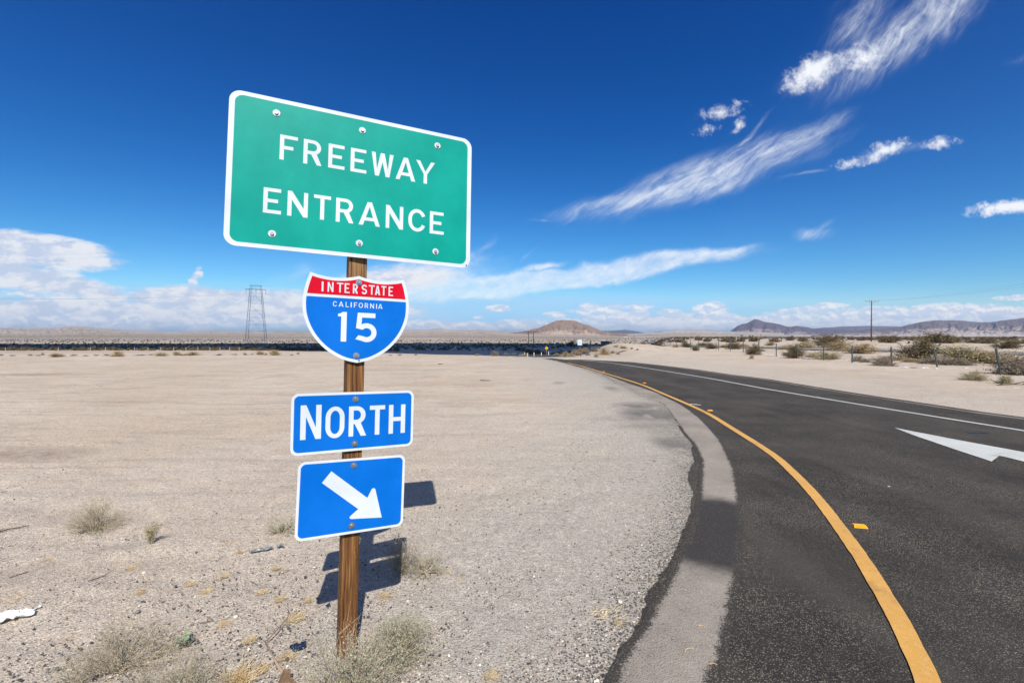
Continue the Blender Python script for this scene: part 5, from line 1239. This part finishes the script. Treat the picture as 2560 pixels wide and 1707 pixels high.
def fence_post(bx, by, tx, tz, ty, parent, o0, r=.052, mat=M_fpost):
    mb = MB(); M3 = Matrix.Rotation(-.2, 3, 'Z'); p0, p1 = Vector((bx, by, -.1)), Vector((tx, ty, tz)); d = (p1-p0); L = d.length; q = d.to_track_quat('Z', 'Y').to_matrix() @ M3
    c = (p0+p1)/2-o0
    mb.box(c, (r*1.5, r*.35, L), q); mb.box(c+q @ Vector((0, r*.55, 0)), (r*.35, r*.9, L), q)
    for kk in range(5): mb.box(c+q @ Vector((0, -r*.26, -L*.3+kk*L*.17)), (r*.7, r*.2, .02), q)
    return mb.build('post', [mat], parent)
ends = [(40, 12.5)]+[G(a[0], a[1]) for a in fp]
for a in fp:
    x, y = G(a[0], a[1]); p = AT(a[2], a[3], y); tops.append(p); bots.append(Vector((x, y, 0))); fence_post(x, y, p.x, p.z, p.y, fence, fb_)
ex = Vector((bots[0].x*2-bots[1].x, bots[0].y*2-bots[1].y-.8, 0)); bots.insert(0, ex); tops.insert(0, ex+Vector((-.1, 0, 1.15))); fence_post(ex.x, ex.y, ex.x-.1, 1.15, ex.y, fence, fb_)
for lv_ in (.93, .72, .52, .32):
    pts = []
    for i in range(len(tops)-1):
        a = bots[i].lerp(tops[i], lv_); b = bots[i+1].lerp(tops[i+1], lv_)
        for q in np.linspace(0, 1, 5)[:-1]: pts.append(a.lerp(b, q)+Vector((0, -.03, -.05*math.sin(q*math.pi)*(1+lv_))) - fb_)
    mb = MB(); mb.tube(pts, .0035, 3); mb.build('wire', [M_wire], fence)
# second fence far left, at the foot of the plateau
xl = [(14, 868), (146, 869), (226, 869), (264, 870), (336, 871), (370, 871), (402, 872), (434, 872), (465, 872), (495, 872.5), (525, 873), (550, 873), (574, 873), (598, 873.5)]
Df = 134.0; p0 = AT(14, 877, Df); f2 = empty('wire_fence', (p0.x, p0.y, gz(p0.x, p0.y))); tag(f2, 'faint thin wire fence beyond the sand rim left of the sign', 'fence'); o2 = Vector(f2.location); pp = []
M_fpale = simple('weathered_fence_post', (.42, .42, .42), .6)
for a, _ in xl:
    p = AT(a, 877, Df+ (a-14)*.01); z_ = gz(p.x, p.y); mb = MB(); mb.box(Vector((p.x, p.y, z_+.55))-o2, (.10, .10, 1.3)); mb.build('post', [M_fpale], f2); pp.append(Vector((p.x, p.y, z_)))
for hh in (.4, 1.0):
    mb = MB(); mb.tube([p+Vector((0, 0, hh))-o2 for p in pp], .008, 3); mb.build('wire', [M_wire], f2)
# litter along the fence
lit = [(1902, 886, .5, .12, M_bluep, 'blue plastic scrap beside the compact creosote bush'), (1918, 887, .5, .2, M_paper, 'white litter between the compact creosote and the fence'), (1928, 889, .6, .2, M_paper, 'white litter left of the seventh fence post'), (1950, 892.5, .6, .2, M_paper, 'white litter right of the seventh fence post'), (1962, 892, .4, .2, M_paper, 'white litter at the foot of the tall dark bush'),
       (2010, 897, .7, .2, M_plas, 'grey scrap right of the tall dark bush'), (2022, 898.5, .5, .15, M_bluep, 'blue scrap at the foot of the sixth fence post'), (2072, 901.5, .45, .12, M_pinkp, 'pink scrap at the foot of the fifth fence post'), (2090, 901, .3, .15, M_paper, 'white litter right of the pink scrap'), (2112, 898, .3, .3, M_paper, 'white bag left of the fourth fence post'),
       (2185, 911, .4, .18, simple('pale_blue_bag', (.4, .45, .6), .5), 'pale blue bag left of the brown tangled bush'), (2232, 914, .3, .1, M_paper, 'white scrap at the third fence post'), (2262, 919.5, .5, .15, M_paper, 'white litter left of the second fence post'), (2285, 920, .5, .12, M_plas, 'grey litter below the tallest creosote bush'), (2310, 920.5, .6, .15, M_paper, 'crumpled white sheet below the tallest creosote bush'), (2342, 922.5, .4, .15, M_paper, 'white bag at the foot of the second fence post'),
       (2415, 921, .3, .12, M_paper, 'white scrap below the yellow green bush'), (2512, 968, .25, .1, simple('cream_card', (.7, .62, .5), .7), 'cream coloured scrap at the right edge of the gravel'), (2542, 972.5, .4, .12, M_paper, 'crumpled white and blue litter at the right edge'), (1935, 913, .35, .02, M_paper, 'flat white sheet on the gravel across the road'), (2152, 930.5, .15, .04, M_paper, 'small white scrap on the gravel below the fourth fence post'), (2090, 922, .08, .06, M_paper, 'tiny white scrap on the far shoulder'),
       (1667, 874, .4, .2, M_blk, 'black scrap on the sand bank by the far fence posts'), (1760, 866, .5, .4, M_paper, 'white bag caught at the far fence')]
for i, (a, b, w_, h_, mt, lab) in enumerate(lit): crumple('litter', on(a, b), w_*.5, w_*.33, h_*.6, mt, 30+i, lab, 'litter', i*.9, 9, .4)
# long dark stick on the right
mb = twig_mesh(600, 2.2, .035, 6, 2); o = mb.build('dead_branch', [M_twd], None, True, on(2530, 962), (0, 0, .45)); tag(o, 'long dark dead branch on the gravel at the right edge', 'branch')

# ------------------------------------------------------------------ poles, pylon, wires
M_pole = simple('utility_pole_wood', (.12, .065, .04), .8, 0, .25, 3); M_cross = simple('crossarm_wood', (.28, .22, .16), .8, 0, .2, 5)
M_lat = simple('pylon_steel', (.34, .36, .38), .5, .4, .15, .5); M_ins = simple('insulator', (.03, .02, .02), .3)
def pole(px, ybot, ytop, d, r, label, arm=None, yaw_=0, group=None, z=None):
    b = AT(px, ybot, d); tp = AT(px, ytop, d); rt_ = empty('utility_pole', (b.x, b.y, b.z), yaw_); tag(rt_, label, 'utility pole', group); H = tp.z-b.z
    mb = MB(); mb.tube([(0, 0, -.5), (0, 0, H*.5), (0, 0, H)], [r, r*.85, r*.65], 8); mb.build('shaft', [M_pole], rt_, True)
    if arm:
        mb = MB(); mb.box((0, -r, H-.35), (arm, .11, .13)); mb.tube([(-arm*.25, -r, H-.38), (0, -r, H-1.2)], .03, 4); mb.tube([(arm*.25, -r, H-.38), (0, -r, H-1.2)], .03, 4); mb.build('crossarm', [M_cross], rt_)
        for s_ in (-.47, -.2, .2, .47):
            mb = MB(); mb.tube([(s_*arm, -r, H-.29), (s_*arm, -r, H-.05)], [.05, .035], 6); mb.build('insulator', [M_ins], rt_)
    return rt_, Vector((b.x, b.y, b.z)), H
pr, pbse, pH = pole(2178, 852, 750.5, 128, .17, 'tall brown wooden utility pole with a crossarm right of centre', 3.9, .05)
pole(1902, 855, 835, 190, .14, 'short bare pole in the desert left of the tall utility pole')
pole(1874, 853, 836.5, 330, .2, 'distant utility pole with a crossarm near the purple peak', 2.6)
pole(1845, 852, 843, 420, .16, 'faint distant pole under the purple peak')
for a in (1585, 1742, 2157, 1815, 1500+1340/4.356): 
    if a != 1500+1340/4.356: pole(a, 848, 833 if a < 1700 else 839, 700, .25, 'faint very distant pole on the plain', None, 0, 'faint distant poles')
# lattice pylon
tb_ = AT(641, 878, 215); py = empty('transmission_tower', (tb_.x, tb_.y, gz(tb_.x, tb_.y)), .38); tag(py, 'steel lattice transmission tower standing on the plain left of the sign', 'transmission tower')
H_ = AT(641, 714, 215).z-py.location.z; bw = 4.3
def half_w(z): q = z/H_; return bw*(1-q)+2.15*q
levels = [0, H_*.10, H_*.19, H_*.39, H_*.50, H_*.61, H_*.72, H_*.83, H_*.93]
mb = MB(); cs = [(-1, -1), (1, -1), (1, 1), (-1, 1)]
for a, b in cs: mb.tube([(a*half_w(0), b*half_w(0), 0), (a*half_w(levels[-1]), b*half_w(levels[-1]), levels[-1])], .075, 4)
mb.build('tower_legs', [M_lat], py)
mb = MB(); rb_ = .028
for i in range(len(levels)-1):
    z0, z1 = levels[i], levels[i+1]; w0, w1 = half_w(z0), half_w(z1); zm = (z0+z1)/2; wm = half_w(zm)
    for k in range(4):
        a, b = cs[k], cs[(k+1) % 4]
        p = lambda c, w_, z_: Vector((c[0]*w_, c[1]*w_, z_))
        if i > 0: mb.tube([p(a, w0, z0), p(b, w0, z0)], rb_*1.3, 3)
        m0 = (p(a, w1, z1)+p(b, w1, z1))/2
        if i % 2 == 0: mb.tube([p(a, w0, z0), m0], rb_, 3); mb.tube([p(b, w0, z0), m0], rb_, 3); mb.tube([p(a, wm, zm), (p(a, w0, z0)+m0)/2], rb_*.7, 3); mb.tube([p(b, wm, zm), (p(b, w0, z0)+m0)/2], rb_*.7, 3)
        else:
            m1 = (p(a, w0, z0)+p(b, w0, z0))/2; mb.tube([m1, p(a, w1, z1)], rb_, 3); mb.tube([m1, p(b, w1, z1)], rb_, 3); mb.tube([p(a, wm, zm), (p(a, w1, z1)+m1)/2], rb_*.7, 3); mb.tube([p(b, wm, zm), (p(b, w1, z1)+m1)/2], rb_*.7, 3)
mb.build('bracing', [M_lat], py)
mb = MB(); zt = levels[-1]; wt = half_w(zt); az_ = 4.1
for s_ in (-1, 1):
    mb.tube([(-az_, s_*wt*.5, zt+.3), (az_, s_*wt*.5, zt+.3)], .06, 4); mb.tube([(-wt*1.0, s_*wt, zt), (-wt*.9, s_*wt*.6, H_)], .05, 4); mb.tube([(wt*1.0, s_*wt, zt), (wt*.9, s_*wt*.6, H_)], .05, 4)
    mb.tube([(-wt*1.1, s_*wt*.6, H_), (wt*1.1, s_*wt*.6, H_)], .05, 4)
    for a in np.linspace(-wt, wt, 5)[:-1]: mb.tube([(a, s_*wt*.55, zt+.3), (a+wt*.25, s_*wt*.6, H_), (a+wt*.5, s_*wt*.55, zt+.3)], .03, 3)
mb.build('crossarm', [M_lat], py)
for a in (-az_, 0, az_):
    mb = MB(); mb.tube([(a, 0, zt+.3), (a, 0, zt-1.7)], .07, 6); mb.build('insulator_string', [M_ins], py)
# power lines
def catenary(a, b, sag, n=24): return [a.lerp(b, q/n)+Vector((0, 0, -4*sag*(q/n)*(1-q/n))) for q in range(n+1)]
M_cab = simple('power_cable', (.16, .17, .19), .5, .3)
pw = Matrix.Translation(py.location) @ Matrix.Rotation(.38, 4, 'Z')
att = [pw @ Vector((a, 0, zt-1.7)) for a in (-az_, az_)]
def cable(name, pts, r, label):
    o0 = pts[0]; mb = MB(); mb.tube([p-o0 for p in pts], r, 4); o = mb.build(name, [M_cab], None, False, o0); tag(o, label, 'power line')
cable('power_line', catenary(att[0], AT(-60, 746, 130), 1.0), .022, 'thin power line running from the lattice tower to the left edge')
arm = Matrix.Translation(pbse) @ Matrix.Rotation(.05, 4, 'Z')
cable('power_line', catenary(arm @ Vector((1.8, -.17, pH-.05)), AT(2640, 697, 62), .5), .008, 'upper thin power line from the tall utility pole to the right edge')
cable('power_line', catenary(arm @ Vector((.8, -.17, pH-.05)), AT(2640, 706, 62), .5), .008, 'lower thin power line from the tall utility pole to the right edge')
# H-frame structure
hb = AT(1327.5, 863, 330); hf = empty('transmission_pole_pair', (hb.x, hb.y, gz(hb.x, hb.y)-1)); tag(hf, 'two brown transmission poles joined by a crossbeam on the plain before the cone shaped hill', 'utility pole')
Hh = AT(1327, 829.5, 330).z-hf.location.z; 
for s_ in (-1.85, 1.75): mb = MB(); mb.tube([(s_, 0, 0), (s_, 0, Hh)], [.28, .2], 6); mb.build('pole', [M_pole], hf)
mb = MB(); mb.box((0, 0, Hh), (10.5, .28, .28)); mb.build('crossbeam', [M_pole], hf)
for s_ in (-5, 0, 5): mb = MB(); mb.tube([(s_, 0, Hh), (s_, 0, Hh-1.4)], .09, 5); mb.build('insulator_string', [M_ins], hf)
for i, s_ in enumerate((-5, 0, 5)):
    p = hf.location+Vector((s_, 0, Hh-1.4)); cable('power_line', catenary(p, Vector((p.x+230, p.y+260, p.z+4)), 3), .03, ('lowest', 'middle', 'highest')[i]+' of three thin cables from the pole pair across the plain')

# ------------------------------------------------------------------ small roadside signs and markers
M_yels = simple('yellow_sign_face', (.85, .50, .01), .4, 0, .05); M_black = simple('black_paint', (.02, .02, .02), .5); M_whs = simple('white_sign_face', (.60, .72, .78), .5, 0, .05); M_blt = simple('blue_text', (.16, .38, .60), .5); M_bk = simple('sign_back', (.10, .13, .16), .5, .3); M_wpost = simple('white_plastic_post', (.72, .74, .72), .5)
def flat(mb, loop, y, mi=0): 
    v_, f_ = poly_mesh('q', [loop], 0, None); mb.add([(p[0], y, p[1]) for p in v_], f_, mi)
# yellow diamond
dd = 78.0; c = AT(1366.3, 870.2, dd); zg = c.z-2.0; ys_ = empty('warning_sign', (c.x, c.y, gz(c.x, c.y))); tag(ys_, 'yellow diamond warning sign with a black symbol beyond the road crest', 'road sign'); o0 = Vector(ys_.location); hz = c.z-o0.z; s_ = 4.4/FP*dd*1.02
mb = MB(); mb.box((0, .03, 0), (s_*2*.707, .01, s_*2*.707), Matrix.Rotation(R(45), 3, 'Y')); fo_ = mb.build('sign_face', [M_yels], ys_, loc=(0, 0, hz))
mb = MB(); w_ = s_; flat(mb, [(-.06*w_, -.5*w_), (.10*w_, -.5*w_), (.10*w_, .2*w_), (.24*w_, .2*w_), (.02*w_, .55*w_), (-.2*w_, .2*w_), (-.06*w_, .2*w_)], .0); flat(mb, [(-.26*w_, -.45*w_), (-.14*w_, -.45*w_), (-.08*w_, -.02*w_), (-.14*w_, .1*w_), (-.26*w_, -.1*w_)], .0); mb.build('symbol', [M_black], fo_, loc=(0, .022, 0))
mb = MB(); mb.box((0, .09, hz/2), (.1, .1, hz+.1)); mb.build('post', [M_fwood], ys_)
# white sign on a rusty post
dd = 36.5; c = AT(1449.5, 856, dd); b = AT(1452.8, 894.5, dd); ws = empty('road_sign', (b.x, b.y, gz(b.x, b.y)-.05)); tag(ws, 'small white sign with faint blue lines on a leaning brown post beside the sand bank', 'road sign'); o0 = Vector(ws.location)
cc = c-o0; mb = MB(); mb.box(cc, (.36, .02, .43), Matrix.Rotation(R(-2), 3, 'Y')); mb.build('sign_face', [M_whs], ws)
mb = MB(); rnd = random.Random(3)
for k in range(6):
    x_ = -.14; zz = .17-k*.062-(.02 if k > 2 else 0)
    while x_ < .13: w_ = rnd.uniform(.02, .06); mb.box(cc+Vector((x_+w_/2, -.013, zz)), (w_, .003, .02)); x_ += w_+.015
mb.box(cc+Vector((0, -.013, -.012)), (.34, .003, .008)); mb.build('lettering', [M_blt], ws)
mb = MB(); mb.tube([(0, .04, -.1), (cc.x, .04, cc.z+.1)], .035, 4); mb.build('post', [simple('rusty_brown_wood', (.20, .07, .03), .8)], ws)
# sign seen from behind + others
def backsign(px, ytop, ybot, wpx, dd, ygr, label, mat=M_bk):
    a = AT(px, ytop, dd); b = AT(px, ybot, dd); g_ = AT(px, ygr, dd); r = empty('road_sign', (a.x, a.y, g_.z)); tag(r, label, 'road sign'); H = a.z-b.z
    mb = MB(); mb.box((0, 0, b.z-g_.z+H/2), (wpx/FP*dd, .05, H)); mb.build('sign_face', [mat], r)
    for s_ in (-.3, .3): mb = MB(); mb.box((s_*wpx/FP*dd, .08, (a.z-g_.z)/2-.1), (.1, .08, a.z-g_.z)); mb.build('post', [M_fwood], r)
backsign(1393.5, 856, 863, 7.5, 120, 873, 'grey blue back of a road sign beyond the road crest')
backsign(1137.5, 866, 873, 5.5, 150, 877, 'small grey sign in the shaded strip right of the shield', M_fpale)
backsign(1854, 837, 841, 7, 500, 846, 'tiny distant dark sign board near the horizon')
backsign(1918.5, 842, 845.5, 6, 420, 848, 'tiny distant grey sign board left of the tall utility pole')
# delineators
for (px, yt, yb, d, lab) in ((1311.5, 880.8, 886.5, 52, 'leftmost white delineator behind the yellow green bush'), (1319, 882.5, 891, 50, 'white delineator just right of the yellow green bush'), (1335, 881, 890.3, 52, 'third delineator from the left, tan coloured'), (1353.5, 880.5, 885.5, 66, 'fourth white delineator from the left'), (1371.5, 879, 886, 72, 'thin white delineator under the yellow sign'), (1376, 877, 880.5, 90, 'farthest white delineator right of the yellow sign')):
    b = AT(px, yb, d); tp = AT(px, yt, d); r = empty('road_delineator', (b.x, b.y, b.z)); tag(r, lab, 'road marker', 'delineators at the road crest'); H = tp.z-b.z
    mb = MB(); mb.box((0, 0, H/2-.2), (.09, .03, H+.4)); mb.build('marker_post', [M_fpale if 'tan' in lab else M_wpost], r); mb = MB(); mb.box((0, -.017, H-.12), (.075, .005, .16)); mb.build('reflector', [M_whs], r)
# shed and distant buildings / vehicles
def shed(px, ytop, ybot, wpx, dd, label, wall, roof, name='shed'):
    a = AT(px, ytop, dd); b = AT(px, ybot, dd); H = a.z-b.z; w_ = wpx/FP*dd; r = empty(name, (a.x, a.y, b.z)); tag(r, label, name.replace('_', ' '))
    mb = MB(); mb.box((0, 0, H*.36-.3), (w_, w_*.6, H*.72+.6)); mb.build('wall', [wall], r)
    mb = MB(); mb.add([(-w_*.53, -w_*.34, H*.7), (w_*.53, -w_*.34, H*.7), (w_*.53, w_*.34, H*.7), (-w_*.53, w_*.34, H*.7), (-w_*.53, 0, H), (w_*.53, 0, H)], [(0, 1, 5, 4), (2, 3, 4, 5), (0, 4, 3), (1, 2, 5), (0, 3, 2, 1)]); mb.build('roof', [roof], r)
    mb = MB(); mb.box((-w_*.2, -w_*.302, H*.2), (w_*.16, .04, H*.42)); mb.build('door', [M_black], r)
M_shw = simple('weathered_grey_wall', (.13, .15, .17), .8); M_shr = simple('dark_roof', (.07, .075, .08), .7); M_bw = simple('white_wall', (.62, .66, .68), .7); M_br = simple('pale_roof', (.35, .40, .45), .6)
shed(1513, 852.8, 862.5, 20, 150, 'low grey shed behind the sand bank', M_shw, M_shr)
for (a, b, c2, w_, lab, wl_, rf_) in ((1699, 846.5, 851.5, 7, 'white box building on the plain behind the far fence posts', M_bw, M_br), (1723, 843, 846.5, 9, 'pale blue roofed building near the horizon', M_bw, simple('blue_roof', (.12, .30, .55), .6)), (1690, 844.5, 847, 6, 'small grey building left of the white box building', M_shw, M_br), (1745, 843.5, 846.5, 6, 'small dark building right of the blue roofed one', M_shw, M_shr), (1738, 844, 846, 4, 'tiny pale building beside the small dark one', M_bw, M_br), (1676, 851.5, 855, 8, 'pale green roofed building behind the far fence', M_shw, simple('green_roof', (.25, .38, .33), .6)), (1665, 852.5, 854.5, 7, 'low grey building beside the green roofed one', M_shw, M_br)):
    shed(a, b, c2, w_, 420, lab, wl_, rf_, 'building')
def vehicle(px, y, wpx, d, label, mat):
    b = AT(px, y, d); L = wpx/FP*d; r = empty('parked_car' if 'truck' not in label else 'truck', (b.x, b.y, b.z), .1); tag(r, label, 'truck' if 'truck' in label else 'car'); tr = 'truck' in label
    mb = MB(); mb.box((0, 0, L*.19), (L, L*.4, L*.18)); mb.box((L*.02, 0, L*.33), ((L*.62 if not tr else L*.7), L*.36, L*.16 if not tr else L*.34), None, 0, .82 if not tr else 1); mb.build('body', [mat], r)
    mb = MB(); mb.box((L*.02, 0, L*.325), (L*.56, L*.367, L*.09)); mb.build('window', [M_black], r)
    for s_ in (-.3, .3):
        mb = MB(); mb.tube([(s_*L, -L*.21, L*.09), (s_*L, L*.21, L*.09)], L*.09, 8); mb.build('wheel', [M_black], r)
vehicle(1615.5, 854, 9, 230, 'white truck parked on the plain behind the sand bank', M_bw); vehicle(1549, 860, 6, 160, 'dark car on the plain beside the shed', M_shr); vehicle(1630.5, 858.5, 6, 190, 'white car behind the sand bank', M_bw); vehicle(1300+980/6.918-141.7+157, 871.5, 5, 150, 'pale car on the lower road', M_bw) if False else None
# dark evergreen shrub by the lower road
put_bush('creosote', 1427, 863, 20, 9, 'dark green bush on the plain left of the small white sign', d=150.0); put_bush('ygreen', 1528, 862, 7, 7, 'pale green bush right of the grey shed', d=150.0)

# ------------------------------------------------------------------ haze
mz = bpy.data.materials.new('thin_haze'); mz.use_nodes = True; nt = mz.node_tree; nt.nodes.clear()
out = nt.nodes.new('ShaderNodeOutputMaterial'); pv = nt.nodes.new('ShaderNodeVolumePrincipled')
pv.inputs['Color'].default_value = (.62, .78, 1.0, 1); pv.inputs['Density'].default_value = 1.0e-4; pv.inputs['Anisotropy'].default_value = .1
nt.links.new(pv.outputs[0], out.inputs['Volume'])
mb = MB(); mb.box((0, 1500, 56), (22000, 22000, 172)); hz = mb.build('haze', [mz]); tag(hz, 'thin pale blue desert haze over the whole plain', 'haze', kind='stuff')
S.cycles.volume_max_steps = 64
S.cycles.max_bounces = 6; S.cycles.volume_bounces = 0; S.cycles.transparent_max_bounces = 6
